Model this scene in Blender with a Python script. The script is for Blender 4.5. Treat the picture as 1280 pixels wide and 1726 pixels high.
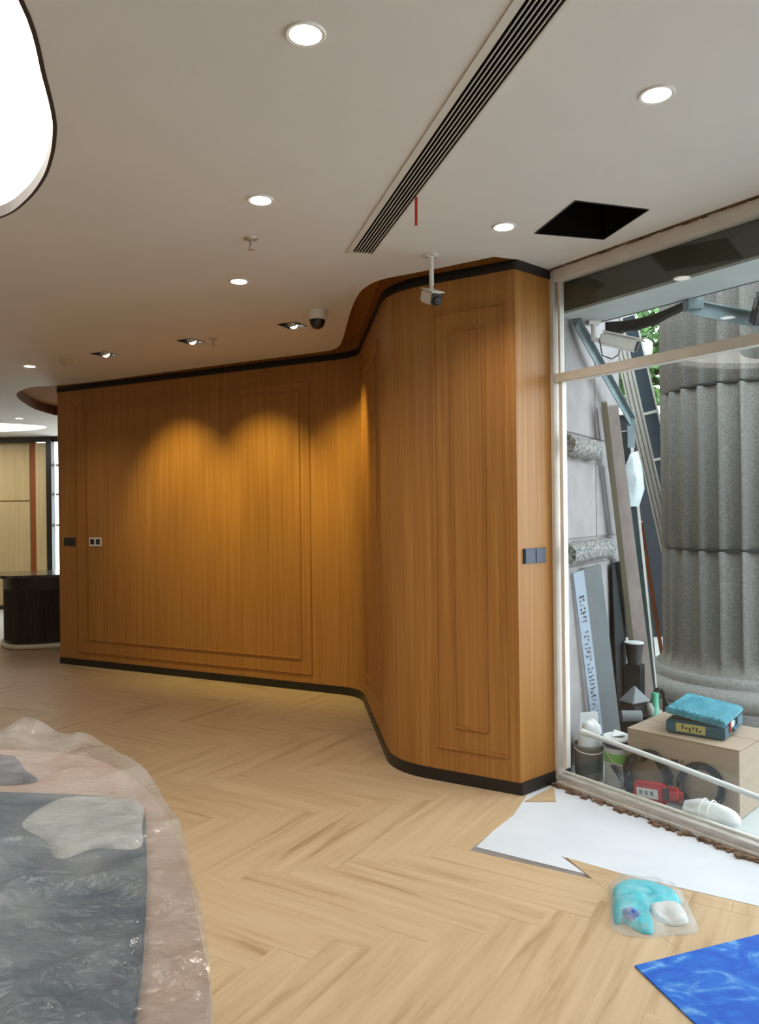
import bpy, bmesh, math, random
from mathutils import Vector, Matrix, noise
from mathutils.geometry import tessellate_polygon
random.seed(7)
for o in list(bpy.data.objects): bpy.data.objects.remove(o)
SC = bpy.context.scene
COL = SC.collection
PI = math.pi

# ------------------------------------------------------------------ camera
cam = bpy.data.cameras.new('camera'); camo = bpy.data.objects.new('camera', cam); COL.objects.link(camo)
cam.sensor_fit = 'HORIZONTAL'; cam.sensor_width = 36.0; cam.lens = 36.0*1285/1280
cam.shift_y = 3/1280.0; cam.clip_start = 0.02; cam.clip_end = 200
camo.matrix_world = Matrix.Translation((0, 0, 1.55)) @ Matrix.Rotation(PI/2, 4, 'X') @ Matrix.Rotation(-0.012, 4, 'Z')
SC.camera = camo
# ------------------------------------------------------------------ world: even overcast sky
wd = bpy.data.worlds.new('overcast'); SC.world = wd; wd.use_nodes = True
bg = wd.node_tree.nodes['Background']; bg.inputs[0].default_value = (0.88, 0.96, 1.0, 1); bg.inputs[1].default_value = 5.2
SC.view_settings.view_transform = 'Standard'; SC.view_settings.look = 'None'
SC.view_settings.exposure = 0.0; SC.view_settings.gamma = 1.0; SC.view_settings.use_curve_mapping = False

DOWN_W, WASH_W, COVE_E, FAR_E = 5.5, 36.0, 4.5, 5.0
WARM = (1.0, 0.89, 0.74); WASH = (1.0, 0.83, 0.26)

# ------------------------------------------------------------------ materials
def mat(name, col, rough=0.5, metal=0.0, emit=None, es=0.0, spec=0.5):
    m = bpy.data.materials.new(name); m.use_nodes = True
    b = m.node_tree.nodes['Principled BSDF']
    b.inputs['Base Color'].default_value = (*col, 1); b.inputs['Roughness'].default_value = rough
    b.inputs['Metallic'].default_value = metal; b.inputs['Specular IOR Level'].default_value = spec
    if emit: b.inputs['Emission Color'].default_value = (*emit, 1); b.inputs['Emission Strength'].default_value = es
    return m
def noisy(name, stops, scale=(1, 1, 1), nscale=5, detail=4, rough=0.5, coord='Object', bump=0.0, metal=0.0, dist=0.0, rand=False, spec=0.5, nrough=0.55):
    m = mat(name, stops[0][1], rough, metal, spec=spec); nt = m.node_tree; N = nt.nodes; L = nt.links
    b = N['Principled BSDF']
    tc = N.new('ShaderNodeTexCoord'); mp = N.new('ShaderNodeMapping'); mp.inputs['Scale'].default_value = scale
    L.new(tc.outputs[coord], mp.inputs['Vector'])
    vec = mp.outputs['Vector']
    nz = N.new('ShaderNodeTexNoise'); nz.inputs['Scale'].default_value = nscale; nz.inputs['Detail'].default_value = detail
    nz.inputs['Distortion'].default_value = dist; nz.inputs['Roughness'].default_value = nrough
    if rand:
        oi = N.new('ShaderNodeObjectInfo'); ad = N.new('ShaderNodeVectorMath'); ad.operation = 'ADD'
        ml = N.new('ShaderNodeMath'); ml.operation = 'MULTIPLY'; ml.inputs[1].default_value = 60
        L.new(oi.outputs['Random'], ml.inputs[0]); L.new(vec, ad.inputs[0]); L.new(ml.outputs[0], ad.inputs[1]); vec = ad.outputs[0]
    L.new(vec, nz.inputs['Vector'])
    cr = N.new('ShaderNodeValToRGB'); e = cr.color_ramp.elements
    while len(e) < len(stops): e.new(0.5)
    for el, (p, c) in zip(e, stops): el.position = p; el.color = (*c, 1)
    L.new(nz.outputs['Fac'], cr.inputs['Fac']); L.new(cr.outputs['Color'], b.inputs['Base Color'])
    if bump:
        bp = N.new('ShaderNodeBump'); bp.inputs['Strength'].default_value = bump; bp.inputs['Distance'].default_value = 0.01
        L.new(nz.outputs['Fac'], bp.inputs['Height']); L.new(bp.outputs['Normal'], b.inputs['Normal'])
    return m
M = {}
M['ceil'] = noisy('ceiling_paint', [(0.3, (.70, .69, .675)), (0.7, (.74, .73, .71))], nscale=1.5, rough=.75)
M['veneer'] = noisy('oak_veneer', [(0.28, (.295, .124, .027)), (0.5, (.355, .158, .038)), (0.72, (.425, .205, .056))], scale=(55, 55, .9), nscale=1.0, detail=5, rough=.42, spec=.35)
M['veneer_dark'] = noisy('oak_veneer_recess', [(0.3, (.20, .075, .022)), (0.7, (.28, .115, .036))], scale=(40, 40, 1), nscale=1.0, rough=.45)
M['veneer_matt'] = noisy('oak_veneer_unlacquered', [(0.3, (.30, .125, .028)), (0.7, (.38, .17, .042))], scale=(40, 40, 1), nscale=1.0, rough=.85, spec=.1)
M['pale'] = noisy('pale_veneer', [(0.3, (.52, .40, .20)), (0.7, (.62, .49, .27))], scale=(30, 30, .8), nscale=1.0, rough=.5)
M['black'] = mat('black_trim', (.012, .010, .009), .4)
M['oak'] = noisy('oak_plank', [(0.24, (.29, .185, .085)), (0.42, (.45, .325, .195)), (0.60, (.505, .375, .238)), (0.8, (.55, .42, .275))], scale=(1.1, 13, 1), nscale=1.25, detail=5, rough=.42, coord='UV', rand=True, dist=.4, nrough=.6, spec=.4)
M['concrete'] = noisy('grey_floor_base', [(0.3, (.17, .15, .14)), (0.7, (.24, .22, .21))], nscale=9, rough=.8)
M['screed'] = noisy('white_screed', [(0.3, (.53, .57, .645)), (0.7, (.61, .65, .72))], nscale=3, rough=.7)
M['white'] = mat('white_plastic', (.78, .77, .74), .4)
M['frame'] = noisy('white_frame_paint', [(0.3, (.66, .64, .60)), (0.7, (.76, .74, .70))], nscale=6, rough=.45)
M['sill'] = noisy('worn_aluminium', [(0.3, (.36, .34, .32)), (0.7, (.62, .61, .59))], scale=(2, 2, 20), nscale=4, rough=.45, metal=.2)
M['rubble'] = noisy('brown_rubble', [(0.3, (.07, .04, .025)), (0.6, (.22, .14, .09)), (0.75, (.45, .40, .34))], nscale=18, rough=.95)
M['metal'] = mat('bare_metal', (.55, .54, .52), .35, .7)
M['dark'] = mat('dark_plastic', (.018, .018, .020), .3)
M['void'] = mat('void_shade_and_tarp', (.010, .009, .008), .9, spec=.1)  # near-black paints in the dark inside ceiling openings; also the tarpaulin
M['red'] = mat('red_plastic', (.36, .015, .02), .45)
M['redribbon'] = mat('red_ribbon', (.55, .03, .02), .6)
M['lamp'] = mat('lamp_diffuser', (.9, .9, .9), .5, emit=(1, .95, .86), es=9.0)
M['lampsmall'] = mat('spot_lens', (.9, .9, .9), .5, emit=(1, .93, .80), es=7.0)
M['cove'] = mat('luminous_membrane', (.9, .9, .9), .6, emit=(1, .955, .87), es=COVE_E)
M['cove_far'] = mat('luminous_membrane_far', (.9, .9, .9), .6, emit=(1, .95, .86), es=FAR_E)
M['wallpaint'] = mat('warm_wall_paint', (.62, .52, .40), .7)
M['navy'] = mat('navy_plate', (.010, .022, .055), .35)
M['granite'] = noisy('speckled_granite', [(0.34, (.078, .075, .068)), (0.5, (.118, .114, .105)), (0.66, (.18, .175, .163))], nscale=110, detail=2, rough=.6)
M['granite_pale'] = noisy('granite_base', [(0.36, (.13, .132, .13)), (0.66, (.20, .20, .197))], nscale=60, detail=3, rough=.65)
M['joint'] = mat('dark_joint', (.025, .025, .025), .9)
M['render'] = noisy('grey_wall_cladding', [(0.3, (.21, .195, .20)), (0.7, (.27, .255, .26))], nscale=7, detail=6, rough=.8)
M['ledge'] = noisy('rough_stone_ledge', [(0.35, (.06, .06, .057)), (0.5, (.17, .17, .165)), (0.65, (.33, .33, .325))], nscale=60, detail=5, rough=.9, bump=.8)
M['paving'] = noisy('pale_paving', [(0.3, (.34, .36, .36)), (0.7, (.44, .46, .46))], nscale=4, rough=.7)
M['lintel'] = noisy('olive_lintel', [(0.3, (.045, .048, .035)), (0.7, (.075, .078, .058))], nscale=3, rough=.7)
M['soffit'] = noisy('outer_soffit', [(0.3, (.36, .40, .40)), (0.7, (.44, .47, .47))], nscale=4, rough=.7)
M['steel'] = noisy('galvanised_steel', [(0.3, (.10, .15, .165)), (0.7, (.18, .23, .245))], nscale=10, rough=.5, metal=.3)
M['hoard'] = mat('slate_hoarding', (.018, .022, .028), .7, spec=.2)
M['leaf'] = noisy('leaf_green', [(0.3, (.03, .10, .02)), (0.7, (.12, .26, .06))], nscale=6, rough=.5)
M['sky_fleck'] = mat('sky_through_leaves', (.7, .8, .68), .5)  # pale cards paint the bright sky seen between leaves
M['bark'] = mat('bark', (.09, .06, .04), .9)
M['card'] = noisy('cardboard', [(0.3, (.27, .205, .15)), (0.7, (.31, .24, .178))], scale=(1, 1, 6), nscale=5, rough=.8)
M['ink'] = mat('dark_ink', (.03, .03, .035), .8)
M['toolblue'] = mat('teal_case_plastic', (.004, .075, .12), .45)
M['toolblue_lid'] = noisy('teal_case_lid_dusty', [(0.35, (.008, .14, .20)), (0.7, (.06, .27, .34))], nscale=14, rough=.5)
M['yellow'] = mat('yellow_label', (.36, .33, .12), .6)
M['paper'] = mat('white_paper', (.56, .58, .59), .7)
M['green'] = mat('green_label', (.14, .38, .06), .5)
M['greenp'] = mat('green_pipe_plastic', (.06, .34, .22), .5)
M['grey'] = mat('grey_plastic', (.19, .19, .185), .5)
M['midgrey'] = noisy('grey_board', [(0.3, (.115, .135, .15)), (0.7, (.15, .17, .185))], nscale=4, rough=.7)
M['paleblue'] = noisy('pale_blue_board', [(0.3, (.30, .38, .48)), (0.7, (.36, .44, .54))], nscale=4, rough=.7)
M['pink'] = noisy('pale_pink_timber', [(0.3, (.36, .29, .28)), (0.7, (.44, .375, .36))], scale=(10, 10, 1), nscale=2, rough=.7)
M['olive'] = mat('raw_board_edge', (.17, .145, .095), .8)
M['slate'] = mat('blue_grey_panel', (.04, .07, .10), .35)
M['glasssheet'] = mat('stacked_glass', (.03, .055, .06), .2)
M['cable'] = mat('cable_rubber', (.014, .018, .021), .7, spec=.2)
M['beige'] = noisy('beige_lacquer', [(0.3, (.40, .29, .235)), (0.7, (.46, .335, .275))], nscale=2, rough=.4)
M['slateblue'] = noisy('slate_blue_top', [(0.3, (.012, .04, .08)), (0.55, (.03, .08, .13)), (0.75, (.075, .14, .19))], nscale=3.5, rough=.4)
M['matblue'] = noisy('blue_dusty_mat', [(0.42, (.001, .075, .46)), (0.54, (.006, .12, .52)), (0.66, (.12, .31, .62))], scale=(1, 1.5, 1), nscale=6, detail=9, rough=.75, dist=1.2, nrough=.62)
M['teal'] = noisy('turquoise_cloth', [(0.3, (.0, .38, .50)), (0.7, (.0, .52, .64))], nscale=20, rough=.7)
M['indigo'] = mat('dark_blue_cloth', (.0, .05, .28), .7)
M['marble'] = noisy('dark_marble', [(0.4, (.03, .03, .03)), (0.7, (.14, .13, .11))], nscale=5, rough=.15)
M['tile'] = mat('pale_floor_tile', (.66, .69, .70), .3)
M['espresso'] = mat('espresso_flute', (.022, .014, .010), .4)
M['redwood'] = mat('red_orange_post', (.27, .065, .008), .6)
M['brass'] = mat('pale_plinth', (.62, .56, .44), .35)
def schlick(nt, f0, k, p=5.0, normal=None):
    N = nt.nodes; L = nt.links; lw = N.new('ShaderNodeLayerWeight'); lw.inputs['Blend'].default_value = .5
    if normal: L.new(normal, lw.inputs['Normal'])
    pw = N.new('ShaderNodeMath'); pw.operation = 'POWER'; pw.inputs[1].default_value = p; L.new(lw.outputs['Facing'], pw.inputs[0])
    ma = N.new('ShaderNodeMath'); ma.operation = 'MULTIPLY_ADD'; ma.inputs[1].default_value = k; ma.inputs[2].default_value = f0; L.new(pw.outputs[0], ma.inputs[0])
    return ma.outputs[0]
def glass(name, tint, refl):
    m = bpy.data.materials.new(name); m.use_nodes = True; nt = m.node_tree; N = nt.nodes; N.clear()
    o = N.new('ShaderNodeOutputMaterial'); t = N.new('ShaderNodeBsdfTransparent'); g = N.new('ShaderNodeBsdfGlossy')
    t.inputs[0].default_value = (*tint, 1); g.inputs['Roughness'].default_value = 0.0
    mx = N.new('ShaderNodeMixShader'); nt.links.new(schlick(nt, refl, .9), mx.inputs[0]); nt.links.new(t.outputs[0], mx.inputs[1]); nt.links.new(g.outputs[0], mx.inputs[2]); nt.links.new(mx.outputs[0], o.inputs[0])
    return m
M['glass'] = glass('window_glass', (.97, .99, .985), .04)
def film(name, col, lo, hi, scale, gloss=.045):
    m = bpy.data.materials.new(name); m.use_nodes = True; nt = m.node_tree; N = nt.nodes; L = nt.links; N.clear()
    out = N.new('ShaderNodeOutputMaterial'); tr = N.new('ShaderNodeBsdfTransparent'); df_ = N.new('ShaderNodeBsdfDiffuse'); gl = N.new('ShaderNodeBsdfGlossy')
    df_.inputs['Color'].default_value = (*col, 1); gl.inputs['Roughness'].default_value = .12
    tc = N.new('ShaderNodeTexCoord'); nz = N.new('ShaderNodeTexNoise'); nz.inputs['Scale'].default_value = scale; nz.inputs['Detail'].default_value = 6; nz.inputs['Distortion'].default_value = .8
    L.new(tc.outputs['Object'], nz.inputs['Vector'])
    mr = N.new('ShaderNodeMapRange'); mr.inputs['From Min'].default_value = .3; mr.inputs['From Max'].default_value = .7; mr.inputs['To Min'].default_value = lo; mr.inputs['To Max'].default_value = hi
    L.new(nz.outputs['Fac'], mr.inputs['Value'])
    n2 = N.new('ShaderNodeTexNoise'); n2.inputs['Scale'].default_value = scale*6; n2.inputs['Detail'].default_value = 4; n2.inputs['Distortion'].default_value = 1.2
    L.new(tc.outputs['Object'], n2.inputs['Vector'])
    bp = N.new('ShaderNodeBump'); bp.inputs['Strength'].default_value = .6; bp.inputs['Distance'].default_value = .008
    L.new(n2.outputs['Fac'], bp.inputs['Height']); L.new(bp.outputs['Normal'], gl.inputs['Normal'])
    fac = schlick(nt, gloss, .30, 4.0, bp.outputs['Normal'])
    m1 = N.new('ShaderNodeMixShader'); m2 = N.new('ShaderNodeMixShader')
    L.new(mr.outputs[0], m1.inputs[0]); L.new(tr.outputs[0], m1.inputs[1]); L.new(df_.outputs[0], m1.inputs[2])
    L.new(fac, m2.inputs[0]); L.new(m1.outputs[0], m2.inputs[1]); L.new(gl.outputs[0], m2.inputs[2]); L.new(m2.outputs[0], out.inputs[0])
    return m
M['film'] = film('clear_plastic_film', (.60, .62, .63), .03, .34, 6.0)
M['bagfilm'] = film('clear_bag_film', (.80, .84, .86), .0, .28, 22)

# ------------------------------------------------------------------ mesh helpers
class MB:
    def __init__(s): s.v = []; s.f = []; s.uv = None
    def add(s, vs, fs):
        n = len(s.v); s.v += [tuple(v) for v in vs]; s.f += [tuple(i+n for i in f) for f in fs]; return s
    def box(s, c, size, rz=0.0, R=None):
        hx, hy, hz = [d/2 for d in size]; R = R or Matrix.Rotation(rz, 3, 'Z'); c = Vector(c)
        vs = [c + R @ Vector((x*hx, y*hy, z*hz)) for z in (-1, 1) for (x, y) in ((-1, -1), (1, -1), (1, 1), (-1, 1))]
        return s.add(vs, [(3, 2, 1, 0), (4, 5, 6, 7), (0, 1, 5, 4), (1, 2, 6, 5), (2, 3, 7, 6), (3, 0, 4, 7)])
    def bar(s, a, b, w, h, up=(0, 0, 1)):
        a = Vector(a); b = Vector(b); d = b-a; x = d.normalized(); y = Vector(up).cross(x)
        if y.length < 1e-4: y = Vector((0, 1, 0)).cross(x)
        y.normalize(); z = x.cross(y); R = Matrix((x, y, z)).transposed()
        return s.box((a+b)/2, (d.length, w, h), R=R)
    def prism(s, poly, z0, z1, cap=True):
        n = len(poly); vs = [(p[0], p[1], z0) for p in poly]+[(p[0], p[1], z1) for p in poly]
        fs = [(i, (i+1) % n, (i+1) % n+n, i+n) for i in range(n)]
        if cap:
            for t in tessellate_polygon([[Vector((p[0], p[1], 0)) for p in poly]]):
                fs.append(tuple(i+n for i in t)); fs.append(tuple(reversed(t)))
        return s.add(vs, fs)
    def tube(s, path, r, n=10, closed=False):
        P = [Vector(p) for p in path]; rings = []; m = len(P); up = Vector((0, 0, 1))
        for i, p in enumerate(P):
            t = (P[(i+1) % m]-P[i-1]) if closed else (P[min(i+1, m-1)]-P[max(i-1, 0)])
            t.normalize(); a = up.cross(t)
            if a.length < 1e-3: a = Vector((1, 0, 0)).cross(t)
            a.normalize(); b = t.cross(a); rr = r[i] if isinstance(r, (list, tuple)) else r
            rings.append([p+(a*math.cos(2*PI*k/n)+b*math.sin(2*PI*k/n))*rr for k in range(n)])
        vs = [v for R in rings for v in R]; fs = []
        for i in range(m if closed else m-1):
            j = (i+1) % m
            for k in range(n): fs.append((i*n+k, i*n+(k+1) % n, j*n+(k+1) % n, j*n+k))
        if not closed: fs += [tuple(range(n))[::-1], tuple((m-1)*n+k for k in range(n))]
        return s.add(vs, fs)
    def lathe(s, prof, c=(0, 0, 0), n=32, R=None):
        c = Vector(c); vs = []; R = R or Matrix.Identity(3)
        for (r, z) in prof:
            for k in range(n): vs.append(c+R @ Vector((r*math.cos(2*PI*k/n), r*math.sin(2*PI*k/n), z)))
        fs = []; m = len(prof)
        for i in range(m-1):
            for k in range(n): fs.append((i*n+k, i*n+(k+1) % n, (i+1)*n+(k+1) % n, (i+1)*n+k))
        if prof[0][0] > 1e-5: fs.append(tuple(range(n))[::-1])
        if prof[-1][0] > 1e-5: fs.append(tuple((m-1)*n+k for k in range(n)))
        return s.add(vs, fs)
    def build(s, name, m, parent=None, smooth=False, bevel=0.0, kind=None):
        me = bpy.data.meshes.new(name)
        vs = s.v
        if parent is not None:
            inv = MW[parent.name].inverted(); vs = [inv @ Vector(v) for v in s.v]
        me.from_pydata([tuple(v) for v in vs], [], s.f)
        if bevel or smooth:
            bm = bmesh.new(); bm.from_mesh(me); bmesh.ops.remove_doubles(bm, verts=bm.verts, dist=1e-5)
            if bevel: bmesh.ops.bevel(bm, geom=[e for e in bm.edges if e.is_manifold and e.calc_face_angle(0) > .5], offset=bevel, segments=2, affect='EDGES', clamp_overlap=True)
            bm.to_mesh(me); bm.free()
        if smooth:
            me.polygons.foreach_set('use_smooth', [True]*len(me.polygons)); me.set_sharp_from_angle(angle=.9)
        me.materials.append(M[m] if isinstance(m, str) else m); me.update()
        o = bpy.data.objects.new(name, me); COL.objects.link(o)
        if parent is not None: o.parent = parent; MW[o.name] = MW[parent.name].copy()
        else: MW[o.name] = Matrix.Identity(4)
        if kind: o['kind'] = kind
        return o
MW = {}
def tag(o, label, cat, group=None):
    o['label'] = label; o['category'] = cat
    if group: o['group'] = group
    return o
def thing(name, label, cat, loc=(0, 0, 0), rz=0.0, group=None):
    o = bpy.data.objects.new(name, None); COL.objects.link(o); o.empty_display_size = .1
    o.location = loc; o.rotation_euler = (0, 0, rz)
    MW[o.name] = Matrix.Translation(loc) @ Matrix.Rotation(rz, 4, 'Z')
    return tag(o, label, cat, group)
def struct(o, label=None):
    o['kind'] = 'structure'
    if label: o['label'] = label
    return o
def lamp(kind, name, loc, power, col, parent, rot=(0, 0, 0), **kw):
    l = bpy.data.lights.new(name, kind); l.energy = power; l.color = col
    for k, v in kw.items(): setattr(l, k, v)
    o = bpy.data.objects.new(name, l); COL.objects.link(o); o.parent = parent
    W = Matrix.Translation(loc) @ rot.to_matrix().to_4x4() if hasattr(rot, 'to_matrix') else Matrix.Translation(loc)
    o.matrix_local = MW[parent.name].inverted() @ W
    return o
def catmull(pts, closed=False, n=8):
    P = [Vector((p[0], p[1], 0)) for p in pts]; m = len(P); out = []
    for i in range(m if closed else m-1):
        g = (lambda k: P[k % m]) if closed else (lambda k: P[max(0, min(m-1, k))])
        a, b, c, d = g(i-1), g(i), g(i+1), g(i+2)
        for k in range(n):
            t = k/n
            q = .5*((2*b)+(c-a)*t+(2*a-5*b+4*c-d)*t*t+(3*b-a-3*c+d)*t**3); out.append((q.x, q.y))
    if not closed: out.append((P[-1].x, P[-1].y))
    return out

# ------------------------------------------------------------------ survey of the room (metres)
HC = 2.93; TOP = 3.05
P0, P1, P2, P3, P4 = [Vector(p) for p in ((-3.415, 8.112), (-.17, 6.47), (.06, 4.58), (.754, 4.168), (.995, 4.372))]
W0 = Vector((1.03, 4.36)); WD = Vector((.576, -.817)).normalized(); WN = Vector((-WD.y, WD.x))     # glass line, direction, outward normal
if WN.x < 0: WN = -WN
def wpt(t, n=0.0): q = W0+WD*t+WN*n; return (q.x, q.y)
def fillet(A, B, C, trim, n=10):
    a = B+(A-B).normalized()*trim; c = B+(C-B).normalized()*trim
    return [(a*(1-t)*(1-t)+B*2*t*(1-t)+c*t*t) for t in [k/n for k in range(n+1)]]
FRONT = [P0]+fillet(P0, P1, P2, .20)+fillet(P1, P2, P3, .24)+[P3]

# ---- structural shell
def offset_line(pts, d):
    out = []
    for i, p in enumerate(pts):
        t = (pts[min(i+1, len(pts)-1)]-pts[max(i-1, 0)]).normalized(); nrm = Vector((t.y, -t.x)); out.append(p+nrm*d)   # to the room side when walking P0->P3
    return out
room_side = 1 if offset_line([P0, P1], .1)[0].y < P0.y else -1
back = [P4+Vector((.1, .12)), Vector((.32, 4.9)), Vector((.12, 6.7)), P0+Vector((.13, .26))]
wall_poly = [tuple(p) for p in FRONT]+[tuple(P4)]+[tuple(p) for p in back]
wall = MB().prism(wall_poly, 0, TOP).build('wall_back', 'veneer'); struct(wall, 'orange-brown wood veneer wall winding in an S with panel mouldings')
def strip_on(pts, z0, z1, d0, d1):
    a = [tuple(p) for p in offset_line(pts, d0*room_side)]; b = [tuple(p) for p in offset_line(pts, d1*room_side)]
    return MB().prism(a+b[::-1], z0, z1)
CORN = [P3+(P4-P3).normalized()*k for k in (0, (P4-P3).length)]
def band(name, z0, z1, d, m):
    f = [tuple(p) for p in offset_line(FRONT, d*room_side)]
    nrm = Vector(((P4-P3).y, -(P4-P3).x)).normalized()
    c = P3+(P3-P2).normalized()*d+nrm*d*0.9
    f = f[:-1]+[tuple(c), tuple(P4+nrm*d)]
    inner = [tuple(P4)]+[tuple(p) for p in FRONT[::-1]]
    return MB().prism(f+inner, z0, z1).build(name, m)
struct(band('baseboard_back', 0.0, .068, .006, 'black'), 'black skirting along the foot of the wood wall')
struct(band('trim_1', 2.880, 2.932, .008, 'black'), 'black band along the head of the wood wall')
def mould(A, B, s0, s1, z0, z1):
    d = (B-A).normalized(); nrm = Vector((d.y, -d.x))*room_side; rz = math.atan2(d.y, d.x); w, p = .017, .011
    def pc(s, z, ls, lz):
        q = A+d*s+nrm*(p/2-.002); MB().box((q.x, q.y, z), (ls, p+.004, lz), rz).build('moulding', 'veneer', wall, bevel=.004)
    pc((s0+s1)/2, z0, s1-s0+w, w); pc((s0+s1)/2, z1, s1-s0+w, w)
    pc(s0, (z0+z1)/2, w, z1-z0-w); pc(s1, (z0+z1)/2, w, z1-z0-w)
mould(P0, P1, .263, 3.143, .150, 2.722); mould(P0, P1, .411, 3.038, .279, 2.646)
mould(P1, P2, .37, 1.43, .172, 2.705); mould(P1, P2, .50, 1.30, .285, 2.61)
mould(P2, P3, .309, .732, .200, 2.704); mould(P2, P3, .421, .618, .325, 2.594)

# ---- ceiling with its openings
edge = catmull([(1.02, 4.42), (1.008, 4.425)], n=1)
ce = [(-4.36, 10.3), (-4.36, 9.7), (-4.25, 9.15), (-4.12, 8.70), (-3.95, 8.36), (-3.66, 8.05), (-3.35, 7.96), (-2.85, 7.742), (-1.90, 7.225), (-.98, 6.735), (-.50, 6.485), (-.36, 6.36), (-.285, 6.10),
      (-.19, 5.27), (-.14, 4.92), (-.085, 4.68), (.02, 4.50), (.22, 4.375), (.414, 4.257), (.635, 4.115)]
ce = catmull(ce, n=4)
slot_hole = ce+[(.765, 4.165), (1.0, 4.385), (1.0, 4.55), (.42, 5.0), (.3, 6.9), (-2.9, 8.6), (-3.1, 10.3)]
cove_out = catmull([(-.935, 1.55), (-.945, 2.03), (-1.04, 2.387), (-1.104, 2.60), (-1.15, 2.72), (-1.236, 2.895), (-1.357, 3.096), (-1.531, 3.314), (-1.72, 3.48), (-2.1, 3.66), (-2.6, 3.55), (-3.0, 3.05), (-3.15, 2.2), (-2.95, 1.3), (-2.3, .75), (-1.5, .75), (-1.08, 1.1)], True, 6)
island = catmull([(-1.385, 2.73), (-1.50, 2.98), (-1.78, 3.12), (-2.2, 3.0), (-2.5, 2.5), (-2.4, 1.8), (-1.95, 1.45), (-1.55, 1.65), (-1.34, 2.15), (-1.34, 2.5)], True, 6)
far_slot = catmull([(-7.2, 11.4), (-6.2, 11.15), (-5.5, 11.10), (-5.12, 11.35), (-5.05, 11.6), (-5.4, 11.95), (-6.05, 12.17), (-7.2, 12.5)], True, 6)
hatch = [(.886, 3.384), (1.251, 3.494), (1.155, 3.868), (.786, 3.774)]
dd = Vector((-.146-.388, 4.007-2.054)).normalized(); dn = Vector((dd.y, -dd.x)); dE = Vector((-.146, 4.007))
DW = .128; DL = 2.9
diff = [tuple(dE), tuple(dE+dn*DW), tuple(dE+dn*DW-dd*DL), tuple(dE-dd*DL)]
wdir = (P1-P0).normalized(); wnr = Vector((wdir.y, -wdir.x))*room_side
SQ = [(-2.316, 6.459), (-1.472, 6.015), (-.618, 5.546)]
def sq(c, h): c = Vector(c); return [tuple(c+wdir*h*a+wnr*h*b) for a, b in ((-1, -1), (1, -1), (1, 1), (-1, 1))]
holes = [slot_hole, cove_out, far_slot, hatch, diff]+[sq(c, .075) for c in SQ]
e0 = wpt(-.03, -.05); e1 = wpt(10.2, -.05)
outer = [(-8.5, -4), (e1[0], -4), (e1[0], e1[1]), e0, (1.03, 4.6), (1.03, 14), (-8.5, 14)]
loops = [[Vector((p[0], p[1], 0)) for p in l] for l in [outer]+holes]
flat = [p for l in loops for p in l]
tris = tessellate_polygon(loops)
cm = MB(); cm.add([(p.x, p.y, HC) for p in flat], [t for t in tris])
ceil = cm.build('ceiling', 'ceil'); struct(ceil, 'plain matt off-white ceiling')
def skirt(loop, z0, z1, name, m, parent=ceil):
    n = len(loop); return MB().add([(p[0], p[1], z0) for p in loop]+[(p[0], p[1], z1) for p in loop], [(i, (i+1) % n, (i+1) % n+n, i+n) for i in range(n)]).build(name, m, parent)
def lid(loop, z, name, m, parent=ceil):
    return MB().prism(loop, z, z+.01).build(name, m, parent)
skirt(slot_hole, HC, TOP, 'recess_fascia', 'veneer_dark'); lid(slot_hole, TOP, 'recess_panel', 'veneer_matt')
struct(MB().prism([(-8.5, -4), (e1[0], -4), (e1[0], e1[1]), wpt(-.03, .02), (1.03, 4.6), (1.03, 14), (-8.5, 14)], 3.4, 3.6).build('ceiling_slab', 'concrete'), 'concrete slab over the ceiling')
# hatch opening, its inner darkness painted as near-black sides and top
skirt(hatch, HC, 3.35, 'hatch_shade', 'void'); lid(hatch, 3.35, 'hatch_shade_top', 'void')
for a, b in zip(hatch, hatch[1:]+hatch[:1]):
    MB().bar((*a, HC-.001), (*b, HC-.001), .006, .004).build('hatch_edge', 'black', ceil)

# ---- other walls
def vwall(name, pts, z0, z1, m, th=.12, label=None):
    for a, b in zip(pts, pts[1:]):
        o = MB().bar((a[0], a[1], (z0+z1)/2), (b[0], b[1], (z0+z1)/2), th, z1-z0).build(name, m); struct(o, label)
    return o
struct(MB().box((-8.4, 5, 1.7), (.12, 18, 3.4)).build('wall_left', 'wallpaint'))
struct(MB().box((-.75, -4, 1.7), (15.4, .12, 3.4)).build('wall_front', 'wallpaint'))
struct(MB().box((.98, 9.3, 1.7), (.10, 9.3, 3.4)).build('wall_right', 'wallpaint'))
# far end wall: pale panels, red post, dark post and daylight window
fw = struct(MB().box((-7.2, 13.1, 1.45), (2.56, .10, 2.9)).build('wall_far', 'pale'), 'pale wood panelled wall at the far end')
for zz0, zz1 in ((.06, 1.83), (1.85, 2.80)):
    MB().box((-6.9, 13.035, (zz0+zz1)/2), (1.86, .03, zz1-zz0)).build('panel', 'pale', fw, bevel=.004)
MB().box((-5.9, 13.03, 1.45), (.09, .06, 2.8)).build('post', 'redwood', fw)
MB().box((-5.72, 12.98, 1.43), (.19, .16, 2.78)).build('panel', 'pale', fw)
MB().box((-6.6, 12.99, 2.87), (2.6, .10, .06)).build('head_band', 'black', fw)
MB().box((-6.9, 13.0, .03), (2.0, .06, .06)).build('skirting', 'black', fw)
struct(MB().box((-5.585, 12.95, 1.47), (.09, .14, 2.82)).build('trim_2', 'black'), 'black post beside the far daylight window')
w2 = struct(MB().box((-4.5, 13.12, 1.45), (2.1, .012, 2.9)).build('window_2', 'glass'), 'tall far daylight window')
for z in (.03, 1.42, 1.95, 2.45, 2.86): MB().box((-4.5, 13.1, z), (2.1, .06, .04)).build('window_bar', 'frame', w2)
struct(MB().box((-1.1, 13.1, 1.7), (4.8, .12, 3.4)).build('wall_far_side', 'wallpaint'))
struct(MB().box((-4.5, 13.1, 3.15), (9, .12, .5)).build('wall_far_head', 'wallpaint'))

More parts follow.
